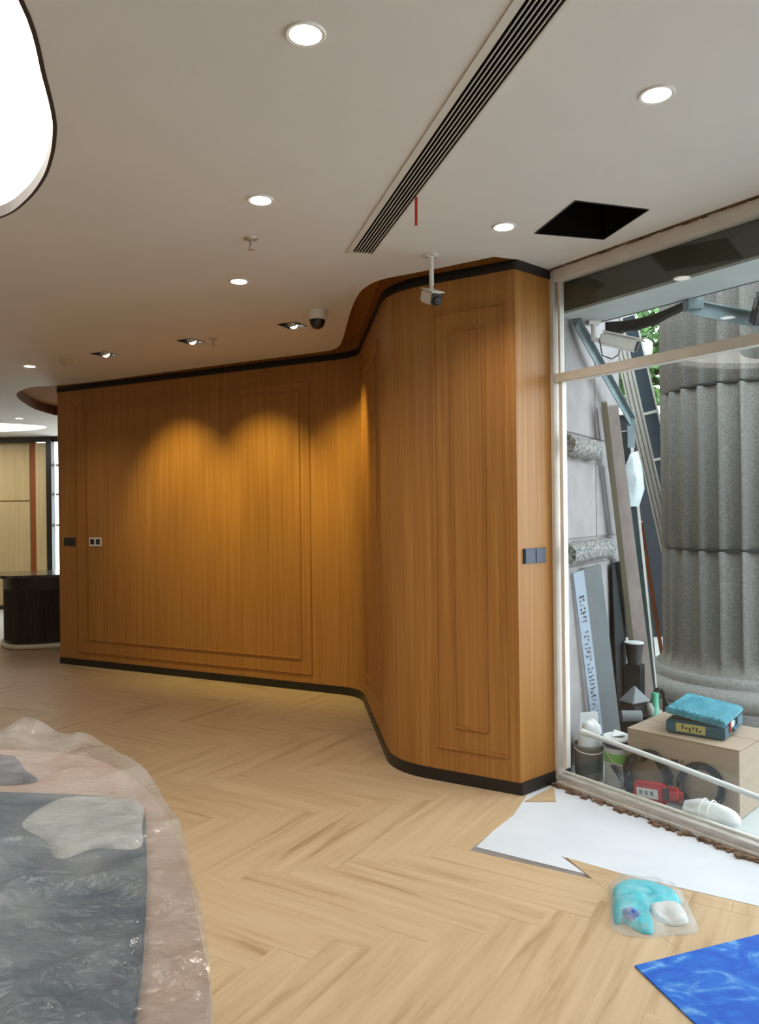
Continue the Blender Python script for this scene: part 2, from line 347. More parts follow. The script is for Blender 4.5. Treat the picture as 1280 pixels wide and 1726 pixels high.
# ---- floor: grey base, herringbone oak planks, unlaid white screed
fpoly = [(-8.5, -4), (e1[0]+.1, -4), (e1[0], e1[1]), wpt(-.03, -.02), (1.03, 4.7), (1.03, 14), (-8.5, 14)]
floor = struct(MB().prism(fpoly, -.12, -.008).build('floor', 'concrete'), 'herringbone oak plank floor')
ang = math.radians(-31.5); A_ = Vector((math.cos(ang), math.sin(ang))); B_ = Vector((-A_.y, A_.x)); PL, PW = .912, .152
OX, OY = -1.612, 3.038
CUT = [[(.39, 3.502), (.881, 3.211), (.671, 3.913)], [(.671, 3.913), (.819, 3.418), (1.05, 3.23), (1.47, 2.97), (2.1, 2.6), (2.35, 2.5), (1.06, 4.42), (.8, 4.2)]]
def clip(poly, a, b, keep):   # half plane left of a->b
    out = []; n = len(poly)
    def sd(p): return ((b[0]-a[0])*(p[1]-a[1])-(b[1]-a[1])*(p[0]-a[0]))*keep
    for i in range(n):
        p, q = poly[i], poly[(i+1) % n]; sp, sq_ = sd(p), sd(q)
        if sp >= 0: out.append(p)
        if (sp > 0 and sq_ < 0) or (sp < 0 and sq_ > 0):
            t = sp/(sp-sq_); out.append((p[0]+(q[0]-p[0])*t, p[1]+(q[1]-p[1])*t))
    return out
def area(p): return abs(sum(p[i][0]*p[(i+1) % len(p)][1]-p[(i+1) % len(p)][0]*p[i][1] for i in range(len(p))))/2
def subtract(poly, conv):
    res = []; cur = poly
    for a, b in zip(conv, conv[1:]+conv[:1]):
        if len(cur) < 3: break
        o = clip(cur, a, b, -1)
        if len(o) >= 3 and area(o) > 2e-4: res.append(o)
        cur = clip(cur, a, b, 1)
    return res
def inpoly(p, poly):
    r = False; n = len(poly)
    for i in range(n):
        a, b = poly[i], poly[(i+1) % n]
        if (a[1] > p[1]) != (b[1] > p[1]) and p[0] < (b[0]-a[0])*(p[1]-a[1])/(b[1]-a[1])+a[0]: r = not r
    return r
hide = wall_poly[:-4]+[(1.33, 4.7), (1.33, 14), (-3.0, 14), (-3.2, 8.5)]
def plank_mesh(polys, name, org, ax):
    g = .0004; b = .0012; vs = []; fs = []; uvs = []; ay = Vector((-ax.y, ax.x)); off = random.random()*40
    for poly in polys:
        n = len(poly); c = sum((Vector(p) for p in poly), Vector((0, 0)))/n
        def ins(p, d): q = Vector(p); v = c-q; return q+v.normalized()*min(d, v.length*.4)
        k = len(vs)
        for d, z in ((g, -.008), (g, -b*.5), (g+b, 0.0)):
            for p in poly: q = ins(p, d)-Vector(org); vs.append((q.dot(ax), q.dot(ay), z))
        for r in (0, 1):
            for i in range(n): fs.append((k+r*n+i, k+r*n+(i+1) % n, k+(r+1)*n+(i+1) % n, k+(r+1)*n+i))
        fs.append(tuple(k+2*n+i for i in range(n)))
    me = bpy.data.meshes.new(name); me.from_pydata(vs, [], fs); u = me.uv_layers.new(name='UVMap')
    for l in me.loops: v = vs[l.vertex_index]; u.data[l.index].uv = (v[0]+off, v[1]+off)
    me.materials.append(M['oak']); me.update(); return me
whole = []
full = [(0, 0), (PL, 0), (PL, PW), (0, PW)]
variants = [plank_mesh([full], 'plank', (0, 0), Vector((1, 0))) for _ in range(4)]
items = []
for m_ in range(-14, 15):
    for n_ in range(-90, 91):
        bx, by = OX+n_*PW+m_*PL, OY+n_*PW-m_*PL
        for kind in 'HV':
            x0, y0, lx, ly = (bx, by, PL, PW) if kind == 'H' else (bx, by+PW, PW, PL)
            c = A_*(x0+lx/2)+B_*(y0+ly/2)
            cand = [tuple(A_*(x0+lx*i/14)+B_*(y0+ly*j/14)) for i in range(15) for j in range(15)]
            if not any(inpoly(q, fpoly) and not inpoly(q, hide) for q in cand): continue
            pl = [tuple(A_*x+B_*y) for x, y in ((x0, y0), (x0+lx, y0), (x0+lx, y0+ly), (x0, y0+ly))]
            items.append((c, kind, pl))
def in_view(p): return p.y > 1.9 and abs(p.x/p.y) < .60 and p.y < 12.8
items.sort(key=lambda t: (not in_view(t[0]), t[0].length))
rest = MB(); rest_uv = []
for i, (c, kind, pl) in enumerate(items):
    ax = A_ if kind == 'H' else B_
    org = Vector(pl[0]) if kind == 'H' else Vector(pl[1])
    polys = [pl]
    for cv in CUT: polys = [r for p in polys for r in subtract(p, cv)]
    wl = [wpt(10.3, -.045), wpt(-.2, -.045)]
    if any(((Vector(p)-W0).dot(WN) > -.045 and (Vector(p)-W0).dot(WD) > -.1) for p in pl):
        polys = [q for q in (clip(p, wl[0], wl[1], 1) for p in polys) if len(q) > 2 and area(q) > 1e-4]
    if not polys: continue
    if i < 290:
        untouched = len(polys) == 1 and len(polys[0]) == 4 and area(polys[0]) > PL*PW-1e-5
        me = random.choice(variants) if untouched else plank_mesh(polys, 'plank', org, ax)
        o = bpy.data.objects.new('plank', me); COL.objects.link(o); o.parent = floor
        o.location = (org.x, org.y, 0); o.rotation_euler = (0, 0, math.atan2(ax.y, ax.x))
    else:
        ay = Vector((-ax.y, ax.x)); off = random.random()*30
        for p in polys:
            k = len(rest.v); rest.v += [(q[0], q[1], 0) for q in p]; rest.f.append(tuple(range(k, k+len(p))))
            rest_uv += [((Vector(q)-org).dot(ax)+off, (Vector(q)-org).dot(ay)+off) for q in p]
ro = rest.build('plank_field', 'oak', floor, kind='stuff'); u = ro.data.uv_layers.new(name='UVMap')
for l in ro.data.loops: u.data[l.index].uv = rest_uv[l.vertex_index]
MB().prism([(.43, 3.545), (.866, 3.268), (.80, 3.44), (1.05, 3.245), (1.47, 2.985), (2.1, 2.62), (2.33, 2.52), wpt(0.02, -.07), (.93, 4.34), (.78, 4.20), (.655, 3.91)], -.008, -.004).build('screed', 'screed', floor)
MB().prism([(-7.4, 8.9), (-4.75, 9.6), (-4.75, 12.9), (-7.4, 12.9)], -.006, .002).build('tile_field', 'tile', floor)

# ---- shopfront window
win = struct(MB().bar((*wpt(-.005), 1.47), (*wpt(-.055), 1.47), .06, 2.90).build('window_1', 'frame'), 'white framed shopfront window with two glass panes')
def wbar(n0, z, h, depth, name, m, t0=-.0, t1=9.5): return MB().bar((*wpt(t0, n0), z), (*wpt(t1, n0), z), depth, h).build(name, m, win, bevel=.003)
wbar(0, 2.893, .068, .07, 'frame_head', 'frame'); wbar(0, 2.308, .052, .06, 'transom', 'frame'); wbar(0, .028, .044, .07, 'frame_sill', 'sill')
wbar(-.044, .012, .02, .03, 'sill_track', 'sill'); wbar(.022, .056, .014, .02, 'sill_bead', 'frame')
MB().bar((*wpt(.02, .0), 1.19), (*wpt(.045, .0), 1.19), .035, 2.19).build('jamb_bead', 'frame', win)
MB().bar((*wpt(.02, .0), 2.60), (*wpt(.035, .0), 2.60), .035, .53).build('jamb_bead', 'frame', win)
MB().bar((*wpt(.03, .003), 1.167), (*wpt(9.4, .003), 1.167), .008, 2.236).build('glass_pane', 'glass', win)
MB().bar((*wpt(.03, .005), 2.597), (*wpt(9.4, .005), 2.597), .008, .52).build('glass_pane', 'glass', win)
for t in (3.2, 6.4): MB().bar((*wpt(t), 1.47), (*wpt(t+.06), 1.47), .07, 2.9).build('mullion', 'frame', win)
struct(MB().bar((*wpt(-.05, .0), 3.2), (*wpt(10, .0), 3.2), .05, .42).build('wall_head', 'rubble'), 'raw masonry above the shopfront')
rb = MB()
for i in range(46):                                            # broken plaster in the gap above the header
    t = i*.05+random.uniform(-.02, .02); rb.box((*wpt(t, -.035), 2.93+random.uniform(-.004, .004)), (random.uniform(.02, .09), random.uniform(.01, .03), random.uniform(.006, .02)), math.atan2(WD.y, WD.x)+random.uniform(-.2, .2))
tag(rb.build('plaster_rubble', 'rubble', kind='stuff'), 'brown broken plaster in the gap above the window header', 'rubble')
rb = MB()
for i in range(230):
    t = random.uniform(0, 2.6); s = random.uniform(.006, .026)
    rb.box((*wpt(t, -.068+random.gauss(0, .012)), s*.3-.004), (s*1.6, s, s*.7), random.uniform(0, 3))
tag(rb.build('mortar_rubble', 'rubble', kind='stuff'), 'brown crumbled mortar along the foot of the shopfront sill', 'rubble')

# ------------------------------------------------------------------ ceiling fittings
# luminous recess
cv = thing('ceiling_light_recess', 'large curvy luminous ceiling recess with brown rim and island', 'light', (-2, 2.2, HC))
M['rim'] = mat('dark_bronze_rim', (.035, .020, .013), .5)
skirt(cove_out, HC-.004, HC+.045, 'rim', 'rim', cv); skirt(cove_out, HC+.045, HC+.10, 'side', 'white', cv)
lid(cove_out, HC+.10, 'diffuser', 'cove', cv)
MB().prism(island, HC+.0, HC+.05).build('island', 'ceil', cv); skirt(catmull(island, True, 1), HC-.002, HC+.052, 'island_rim', 'rim', cv)
rimo = [(p[0], p[1]) for p in cove_out]; n = len(rimo)
cen = Vector((-2, 2.2)); rim2 = [tuple(Vector(p)+(Vector(p)-cen).normalized()*.014) for p in rimo]
MB().add([(p[0], p[1], HC-.004) for p in rimo]+[(p[0], p[1], HC-.004) for p in rim2]+[(p[0], p[1], HC+.001) for p in rim2], [(i, (i+1) % n, (i+1) % n+n, i+n) for i in range(n)]+[(i+n, (i+1) % n+n, (i+1) % n+2*n, i+2*n) for i in range(n)]).build('rim_flange', 'rim', cv)
fs = thing('ceiling_light_recess', 'bright leaf-shaped luminous recess in the far ceiling beyond the wood wall', 'light', (-6, 11.7, HC))
skirt(far_slot, HC, HC+.1, 'side', 'white', fs); lid(far_slot, HC+.1, 'diffuser', 'cove_far', fs)
# downlights
DL_ = [((-.196, 2.188), 'round downlight by the luminous recess, beside the long slot diffuser', 1), ((.936, 2.528), 'round downlight between the slot diffuser and the shopfront window', 1),
       ((-.505, 3.337), 'round downlight next to the lone pendent sprinkler, over open floor', 1), ((.619, 3.683), 'round downlight beside the dark open ceiling hatch', 1),
       ((-.812, 4.491), 'round downlight between the sprinkler and the square wall washers', 1), ((-3.163, 6.925), 'small round downlight beside the smoke detector', 1),
       ((-4.97, 10.538), 'round downlight above the dark reception desk by the leaf-shaped recess', 1)]
for (x, y), lab, k in DL_:
    t = thing('downlight', lab, 'light', (x, y, HC), group='round ceiling downlights')
    MB().lathe([(.046, -.004), (.056, -.006), (.060, -.001), (.060, .002)], (x, y, HC), 40).build('trim_ring', 'white', t, smooth=True)
    MB().lathe([(.0, -.007), (.03, -.0065), (.047, -.004), (.047, 0)], (x, y, HC), 40).build('diffuser', 'lamp', t, smooth=True)
    lamp('SPOT', 'downlight_lamp', (x, y, HC-.03), DOWN_W*PI*2, WARM, t, spot_size=2.2, spot_blend=.9, shadow_soft_size=.045)
# square wall washers
for i, c in enumerate(SQ):
    lab = ('square recessed wall washer beside the smoke detector', 'square recessed wall washer beside a sprinkler head', 'square recessed wall washer beside the dome camera')[i]
    t = thing('wall_washer', lab, 'light', (c[0], c[1], HC), group='square recessed wall washers')
    skirt(sq(c, .075), HC-.003, HC+.10, 'housing', 'dark', t); lid(sq(c, .075), HC+.10, 'housing_top', 'dark', t)
    o_, i_ = sq(c, .082), sq(c, .072)
    MB().add([(p[0], p[1], HC-.003) for p in o_]+[(p[0], p[1], HC-.003) for p in i_], [(k, (k+1) % 4, (k+1) % 4+4, k+4) for k in range(4)]).build('trim_frame', 'black', t)
    aim = Vector((-wnr.x*.70, -wnr.y*.70, -1.02)).normalized(); R = aim.to_track_quat('-Z', 'Y')
    Rm = R.to_matrix()
    hc = Vector((c[0], c[1], HC+.03))
    MB().lathe([(.030, .04), (.042, .0), (.042, -.03), (.036, -.03)], hc, 24, Rm).build('lamp_head', 'metal', t, smooth=True)
    MB().lathe([(.0, -.058), (.015, -.055), (.028, -.044), (.034, -.026), (.034, -.02)], hc, 24, Rm).build('lens', 'lampsmall', t, smooth=True)
    lamp('SPOT', 'washer_lamp', hc+aim*.085, WASH_W*PI, WASH, t, R, spot_size=1.2, spot_blend=1.0, shadow_soft_size=.04)
# slot diffuser
df = thing('slot_diffuser', 'long grey linear slot diffuser with thin blades in ceiling', 'vent', (dE.x, dE.y, HC))
skirt(diff, HC, HC+.12, 'duct_lining', 'void', df); lid(diff, HC+.12, 'duct_top', 'void', df)
M['blade'] = mat('diffuser_blade', (.66, .64, .59), .5)
def along(o0, w, name, z, h, m='blade'):
    a = dE+dn*(o0+w/2); b = a-dd*DL; return MB().bar((a.x, a.y, z), (b.x, b.y, z), w, h).build(name, m, df)
along(-.012, .030, 'flange', HC-.003, .006); along(DW-.003, .010, 'flange', HC-.003, .006)
for k in range(6): along(.0315+k*.0160, .0038, 'blade', HC-.002, .005)
a = dE-dn*.012; b = dE+dn*(DW+.01); MB().bar((a.x, a.y, HC-.003), (b.x, b.y, HC-.003), .012, .006).build('end_cap', 'blade', df)
rp = Vector((.164+.012, 3.313)); tag(MB().bar((rp.x-.002, rp.y, HC-.13), (rp.x, rp.y, HC+.0), .012, .003, (0, 1, 0)).build('ribbon', 'redribbon'), 'thin red ribbon hanging from the slot diffuser', 'ribbon')
# sprinklers
for (x, y), lab in (((-.625, 3.801), 'pendent sprinkler head between two round downlights'), ((-1.279, 5.944), 'pendent sprinkler head beside a square wall washer')):
    t = thing('sprinkler', lab, 'sprinkler', (x, y, HC), group='ceiling sprinklers')
    MB().lathe([(.012, -.012), (.034, -.004), (.036, 0)], (x, y, HC), 24).build('escutcheon', 'metal', t, smooth=True)
    MB().lathe([(.007, 0), (.007, -.03), (.010, -.034), (.004, -.040), (.004, -.055)], (x, y, HC), 16).build('body', 'metal', t, smooth=True)
    MB().lathe([(.0, -.058), (.017, -.057), (.017, -.055)], (x, y, HC), 16).build('deflector', 'metal', t)
    for s in (-1, 1): MB().tube([(x+s*.006, y, HC-.03), (x+s*.013, y, HC-.042), (x+s*.004, y, HC-.055)], .002, 6).build('frame_arm', 'metal', t)
x, y = -2.72, 6.659
t = thing('smoke_detector', 'small beige smoke detector on ceiling', 'smoke detector', (x, y, HC)); M['beigep'] = mat('beige_plastic', (.55, .47, .33), .5)
MB().lathe([(.0, -.03), (.045, -.030), (.055, -.022), (.056, 0)], (x, y, HC), 28).build('base', 'beigep', t, smooth=True)
MB().lathe([(.0, -.055), (.02, -.053), (.030, -.040), (.030, -.028)], (x, y, HC), 24).build('sensor', 'beigep', t, smooth=True)
# dome camera
x, y = -.406, 5.166
t = thing('dome_camera', 'white dome security camera with dark bubble on ceiling', 'camera', (x, y, HC))
MB().lathe([(.052, -.066), (.066, -.058), (.068, -.02), (.066, 0)], (x, y, HC), 36).build('base', 'white', t, smooth=True)
MB().lathe([(.0, -.125), (.02, -.122), (.038, -.110), (.050, -.088), (.053, -.064)], (x, y, HC), 32).build('dome', 'dark', t, smooth=True)
MB().lathe([(.054, -.072), (.056, -.064), (.052, -.062)], (x, y, HC), 32).build('dome_ring', 'dark', t, smooth=True)
# bullet camera on drop pole
x, y = .293, 4.077
t = thing('bullet_camera', 'white bullet security camera hanging from ceiling on a pole', 'camera', (x, y, HC))
MB().lathe([(.018, -.012), (.034, -.007), (.040, -.006), (.040, 0)], (x, y, HC), 28).build('ceiling_flange', 'white', t, smooth=True)
for k in range(3):
    a_ = k*2.1+.6; MB().lathe([(.0, -.011), (.005, -.010), (.005, -.005)], (x+.03*math.cos(a_), y+.03*math.sin(a_), HC), 10).build('screw', 'dark', t)
MB().tube([(x, y, HC-.008), (x, y, HC-.165)], .0125, 16).build('pole', 'white', t, smooth=True)
MB().tube([(x, y, HC-.15), (x, y, HC-.19)], .009, 12).build('joint', 'white', t, smooth=True)
Rb = Matrix.Rotation(math.radians(-71), 3, 'Z') @ Matrix.Rotation(math.radians(22), 3, 'Y')
bc = Vector((x-.004, y-.02, HC-.232))
MB().box(bc, (.15, .066, .066), R=Rb).build('housing', 'white', t, bevel=.008)
MB().box(bc+Rb @ Vector((.004, 0, .037)), (.17, .074, .006), R=Rb).build('sun_shield', 'white', t, bevel=.002)
fr = MB().box(bc+Rb @ Vector((.077, 0, -.002)), (.006, .060, .060), R=Rb).build('front_glass', 'dark', t, bevel=.004)
MB().lathe([(.0, .016), (.018, .014), (.024, .0)], bc+Rb @ Vector((.080, 0, -.008)), 20, Rb @ Matrix.Rotation(PI/2, 3, 'Y')).build('lens', 'dark', fr, smooth=True)

# ------------------------------------------------------------------ wall plates
def plate(A, B, s0, s1, z0, z1, name, label, cat, m):
    d = (B-A).normalized(); nrm = Vector((d.y, -d.x))*room_side; q = A+d*(s0+s1)/2
    t = thing(name, label, cat, (q.x, q.y, z0), math.atan2(d.y, d.x))
    def pc(ds, z, w, h, off, th, nm, mm, par=t, bv=.002):
        c_ = q+d*ds+nrm*off; return MB().box((c_.x, c_.y, z), (w, th, h), math.atan2(d.y, d.x)).build(nm, mm, par, bevel=bv)
    pc(0, (z0+z1)/2, s1-s0, z1-z0, .005, .010, 'plate', m); return t, pc
t, pc = plate(P0, P1, .085, .262, 1.252, 1.338, 'switch_plate', 'black double switch plate near the end of the wood wall', 'switch', 'dark')
for s in (-1, 1): pc(s*.043, 1.295, .078, .076, .0115, .003, 'rocker', 'dark')
t, pc = plate(P0, P1, .455, .628, 1.250, 1.339, 'switch_plate', 'white frame plate with two dark square rockers on wood panel', 'switch', 'white')
for s in (-1, 1): pc(s*.040, 1.297, .058, .056, .0115, .003, 'rocker', 'dark')
nn = Vector((P4.y-P3.y, -(P4.x-P3.x)))
rs = room_side
t, pc = plate(P3, P4, .045, .236, 1.264, 1.348, 'switch_plate', 'navy blue double plate on the pale end of wood wall beside window', 'switch', 'navy')
for s in (-1, 1): pc(s*.046, 1.306, .084, .076, .0115, .003, 'rocker', 'navy')

# ------------------------------------------------------------------ reception desk in the far room
t = thing('reception_desk', 'dark fluted reception desk with stone top beyond the wood wall', 'desk', (-3.6, 9.5, 0))
dsk = catmull([(-4.62, 9.65), (-4.58, 9.25), (-4.36, 8.98), (-4.1, 8.98), (-3.6, 9.15), (-2.9, 9.45), (-2.8, 9.8), (-3.6, 9.9)], True, 8)
cc = Vector((-3.6, 9.5))
def scl(poly, k): return [tuple(cc+(Vector(p)-cc)*k) for p in poly]
MB().prism(scl(dsk, .985), .07, .76).build('body', 'espresso', t)
fl_ = MB(); 
per = dsk+dsk[:1]; acc = 0
for a, b in zip(per, per[1:]):
    a = Vector(a); b = Vector(b); L_ = (b-a).length; k = max(1, round(L_/.035))
    for j in range(k):
        q = cc+((a+(b-a)*(j+.5)/k)-cc)*.985; fl_.lathe([(.013, .09), (.013, .70)], (q.x, q.y, 0), 8)
fl_.build('fluting', 'espresso', t, smooth=True, kind='stuff')
MB().prism(scl(dsk, 1.0), .70, .84).build('fascia', 'black', t)
MB().prism(scl(dsk, 1.09), .84, .875).build('worktop', 'marble', t, bevel=.005)
pl_ = scl(dsk, 1.0); MB().tube([(p[0], p[1], .032) for p in pl_], .032, 10, True).build('plinth', 'brass', t, smooth=True)
def blob(outline, z0, h, name, m, seed, parent, nz=8, puff=.6, amp=.008):
    c_ = sum((Vector(p) for p in outline), Vector((0, 0)))/len(outline); vs = []; fs = []; n = len(outline)
    for i in range(nz+1):
        k = 1-i/nz
        for p in outline:
            q = c_+(Vector(p)-c_)*max(k, .001); e = (1-k**3)**.6
            z = z0+h*e*puff+h*(1-puff)*(i > 0)+(amp*noise.noise(Vector((q.x*22, q.y*22, seed))) if i > 0 else 0)
            vs.append((q.x, q.y, max(z, z0)))
    k0 = len(vs); vs += [(p[0], p[1], z0-.0005) for p in outline]
    for i in range(nz):
        for k in range(n): fs.append((i*n+k, i*n+(k+1) % n, (i+1)*n+(k+1) % n, (i+1)*n+k))
    fs.append(tuple(k0+k for k in range(n))[::-1])
    for k in range(n): fs.append((k0+k, k0+(k+1) % n, (k+1) % n, k))
    return MB().add(vs, fs).build(name, m, parent, smooth=True)
# ------------------------------------------------------------------ curved counter wrapped in film (foreground)
ctr = catmull([(-.19, .55), (-.21, .90), (-.245, 1.05), (-.305, 1.224), (-.358, 1.377), (-.445, 1.575), (-.57, 1.79), (-.755, 1.98), (-.95, 2.05), (-1.2, 2.05), (-1.5, 1.9), (-1.75, 1.5), (-1.8, .9), (-1.6, .4), (-1.0, .2), (-.4, .25)], True, 6)
ctop = .925
t = thing('curved_counter', 'rounded beige counter with slate blue inner top under plastic film', 'counter', (-.95, 1.1, 0))
MB().prism(ctr, .05, ctop).build('body', 'beige', t, bevel=.012, smooth=True)
c0 = Vector((-.95, 1.1)); MB().prism([tuple(c0+(Vector(p)-c0)*.93) for p in ctr], 0, .055).build('plinth', 'black', t)
inner = catmull([(-.275, .6), (-.30, .9), (-.375, 1.2), (-.455, 1.46), (-.51, 1.60), (-.62, 1.67), (-1.05, 1.70), (-1.45, 1.55), (-1.55, 1.0), (-1.3, .45), (-.6, .36)], True, 5)
MB().prism(inner, ctop, ctop+.016).build('desk_top', 'slateblue', t, bevel=.004)
M['cloudy'] = film('cloudy_folded_film', (.52, .55, .55), .55, .85, 9)
tag(blob(catmull([(-.70, 1.645), (-.60, 1.655), (-.515, 1.62), (-.475, 1.50), (-.45, 1.40), (-.53, 1.40), (-.58, 1.36), (-.64, 1.44), (-.72, 1.52)], True, 5), ctop+.0165, .012, 'folded_film', 'cloudy', 6.1, None, amp=.006), 'folded cloudy white film lying on the slate counter top', 'film')
M['duskcloth'] = noisy('dusky_cloth', [(0.3, (.05, .055, .085)), (0.7, (.16, .16, .20))], nscale=9, rough=.8)
tag(blob(catmull([(-1.20, 1.98), (-.98, 1.99), (-.88, 1.88), (-.82, 1.80), (-.95, 1.78), (-1.25, 1.79)], True, 5), ctop+.0015, .022, 'folded_cloth', 'duskcloth', 9.1, None, amp=.012), 'dusky violet-grey folded cloth on the beige counter under film', 'cloth')
# film: draped sheet
fctr = catmull(ctr, True, 3); NT, NS = 72, 7; NR = NT+NS; NA = len(fctr); fv = []; ff = []
def ridge(x, y, a_, sc, st, sd_):
    u_ = (x*math.cos(a_)+y*math.sin(a_))*sc; v_ = (-x*math.sin(a_)+y*math.cos(a_))*sc*st
    return (1-abs(noise.noise(Vector((u_, v_, sd_))))*2.4)
def fz(x, y):
    w = noise.noise(Vector((x*3.1, y*3.1, 1.7)))*.014
    w += max(0, ridge(x, y, .5, 6, .35, 2.2))**2*.010+max(0, ridge(x, y, -.7, 9, .3, 5.5))**2*.007+max(0, ridge(x, y, 1.3, 17, .4, 8.1))**2*.004
    return w+noise.noise(Vector((x*40, y*30, 3.3)))*.0016
pk = [((-.95, 2.04), .036, .06), ((-.775, 1.97), .022, .05), ((-1.25, 2.03), .03, .10)]
for i in range(NR+1):
    for p in fctr:
        q = Vector(p)
        if i <= NT:
            k = (i/NT)**.75*.998; xy = c0+(q-c0)*k; z = ctop+.040+fz(xy.x, xy.y)
            for (px, py), h, r in pk: z += h*math.exp(-((xy.x-px)**2+(xy.y-py)**2)/r**2)
        else:
            d_ = i-NT; k = 1.004+.004*d_+.007*noise.noise(Vector((q.x*9, q.y*9, d_*.5)))*min(1, d_/3); xy = c0+(q-c0)*k; z = ctop+.035-d_*.085
        fv.append((xy.x, xy.y, z))
for i in range(NR):
    for k in range(NA): ff.append((i*NA+k, i*NA+(k+1) % NA, (i+1)*NA+(k+1) % NA, (i+1)*NA+k))
tag(MB().add(fv, ff).build('plastic_sheet', 'film', smooth=True), 'wrinkled clear plastic film draped over the rounded counter', 'plastic sheet')

# ------------------------------------------------------------------ things on the floor
of = MB().prism([(.762, 4.085), (.925, 4.078), (.965, 4.30)], -.004, .003).build('plank_offcut', 'oak'); tag(of, 'triangular wood plank offcut lying at the corner of the wood wall', 'offcut')
u = of.data.uv_layers.new(name='UVMap')
for l in of.data.loops: v = of.data.vertices[l.vertex_index].co; u.data[l.index].uv = (v.x*2, v.y*.3)
a = Vector((.848, 2.59)); ex = Vector((.514, .182)).normalized(); ey = Vector((.082, -.291)).normalized()
mv = []; mf = []; NU, NV = 24, 18
tm = thing('floor_mat', 'dusty bright blue mat lying on the planks', 'mat', (1.35, 2.4, 0))
pts = [tuple(a), tuple(a+ex*1.1), tuple(a+ex*1.1+ey*.85), tuple(a+ey*.85)]
MB().prism(pts[::-1], .001, .006).build('mat_sheet', 'matblue', tm, bevel=.001)
# packet of cloth in clear bag
pk_ = thing('cloth_packet', 'clear plastic packet with folded turquoise cloth on the planks', 'packet', (1.0, 2.97, 0))
blob(catmull([(.96, 3.15), (1.08, 3.17), (1.175, 3.09), (1.155, 2.97), (1.08, 2.95), (1.02, 2.93), (.99, 2.80), (.945, 2.79), (.90, 2.86), (.865, 2.86), (.90, 3.0)], True, 5), .003, .035, 'cloth', 'teal', 2.1, pk_)
blob(catmull([(.90, 2.90), (.945, 2.91), (.965, 2.87), (.93, 2.84), (.90, 2.86)], True, 4), .025, .018, 'cloth_fold', 'indigo', 5.0, pk_)
blob(catmull([(1.04, 3.0), (1.12, 3.02), (1.15, 2.95), (1.14, 2.86), (1.07, 2.84), (1.03, 2.90)], True, 4), .003, .032, 'paper_insert', 'paper', 7.0, pk_, nz=14, amp=.028)
blob(catmull([(.945, 3.175), (1.08, 3.185), (1.20, 3.11), (1.185, 2.95), (1.15, 2.80), (1.04, 2.775), (.93, 2.765), (.845, 2.82), (.89, 3.0)], True, 5), .002, .048, 'bag', 'bagfilm', 3.3, pk_, amp=.016)

# ------------------------------------------------------------------ outside the shopfront
struct(MB().prism([wpt(-.06, .03), wpt(10, .03), (14, 2), (14, 16), (1.04, 16), (1.04, 4.6)], -.10, -.002).build('ground', 'paving'), 'pale paving outside the shopfront')
# outer side wall with ledges
EA, EB = Vector((1.085, 4.46)), Vector((1.93, 5.76)); ed = (EB-EA).normalized(); en = Vector((ed.y, -ed.x))
def side(name, s0, s1, z0, z1, th, m, par=None, off=0.0, bv=0.0):
    a = EA+ed*s0+en*(off+th/2); b = EA+ed*s1+en*(off+th/2); return MB().bar((a.x, a.y, (z0+z1)/2), (b.x, b.y, (z0+z1)/2), th, z1-z0).build(name, m, par, bevel=bv)
sw = struct(side('wall_outer', 0, 1.12, 0, 3.6, .12, 'render', off=-.12), 'pale grey clad outer wall with rough stone ledges')
for s0, s1 in ((0, .555), (.565, 1.12)):
    for z0, z1 in ((.05, 1.22), (1.39, 1.85), (2.02, 3.4)): side('cladding_panel', s0, s1, z0, z1, .012, 'render', sw, bv=.003)
def ledge(z, s1):
    prof = [(0, -.07), (.05, -.068), (.085, -.04), (.09, .01), (.06, .05), (0, .06)]; vs = []; fs = []; n = len(prof); K = 40
    for i in range(K+1):
        s = -.07+(s1+.07)*i/K
        for j, (o, dz) in enumerate(prof):
            r = noise.noise(Vector((s*9, j*1.3, z*3)))*.012; q = EA+ed*s+en*(o+r); vs.append((q.x, q.y, z+dz+r))
    for i in range(K):
        for j in range(n-1): fs.append((i*n+j, i*n+j+1, (i+1)*n+j+1, (i+1)*n+j))
    fs.append(tuple(K*n+j for j in range(n))); fs.append(tuple(range(n))[::-1])
    MB().add(vs, fs).build('stone_ledge', 'ledge', sw, smooth=True)
ledge(1.94, .50); ledge(1.31, .74)
# fluted column
cx, cy, CR = 2.99, 6.2, .655
t = thing('fluted_column', 'massive fluted granite column with moulded round base', 'column', (cx, cy, 0))
NF = 26; SEG = 12
def ring(r, z, flute):
    out = []
    for k in range(NF*SEG):
        f = (k % SEG)/SEG; a_ = 2*PI*k/(NF*SEG)+.10; dpt = 0
        if .14 < f < 1: u_ = (f-.57)/.43; dpt = .045*math.sqrt(max(0, 1-u_*u_))
        rr = r-dpt*flute; out.append((cx+rr*math.cos(a_), cy+rr*math.sin(a_), z))
    return out
def drum(z0, z1, f0, name):
    zs = [z0, z0+.008, z1-.008, z1] if f0 else [z0, z0+.02, z0+.06, z0+.10, z0+.14, z1-.008, z1]
    fl__ = [1]*4 if f0 else [0, 0, .35, .8, 1, 1, 1]; rr = [CR-.006, CR, CR, CR-.006] if f0 else [CR+.05, CR+.02, CR+.005]+[CR]*3+[CR-.006]
    vs = []; fs = []; n = NF*SEG
    for r, z, f in zip(rr, zs, fl__): vs += ring(r, z, f)
    for i in range(len(zs)-1):
        for k in range(n): fs.append((i*n+k, i*n+(k+1) % n, (i+1)*n+(k+1) % n, (i+1)*n+k))
    fs += [tuple(range(n))[::-1], tuple((len(zs)-1)*n+k for k in range(n))]
    MB().add(vs, fs).build(name, 'granite', t, smooth=True)
drum(.30, 1.235, False, 'drum'); drum(1.250, 2.50, True, 'drum'); drum(2.515, 4.6, True, 'drum')
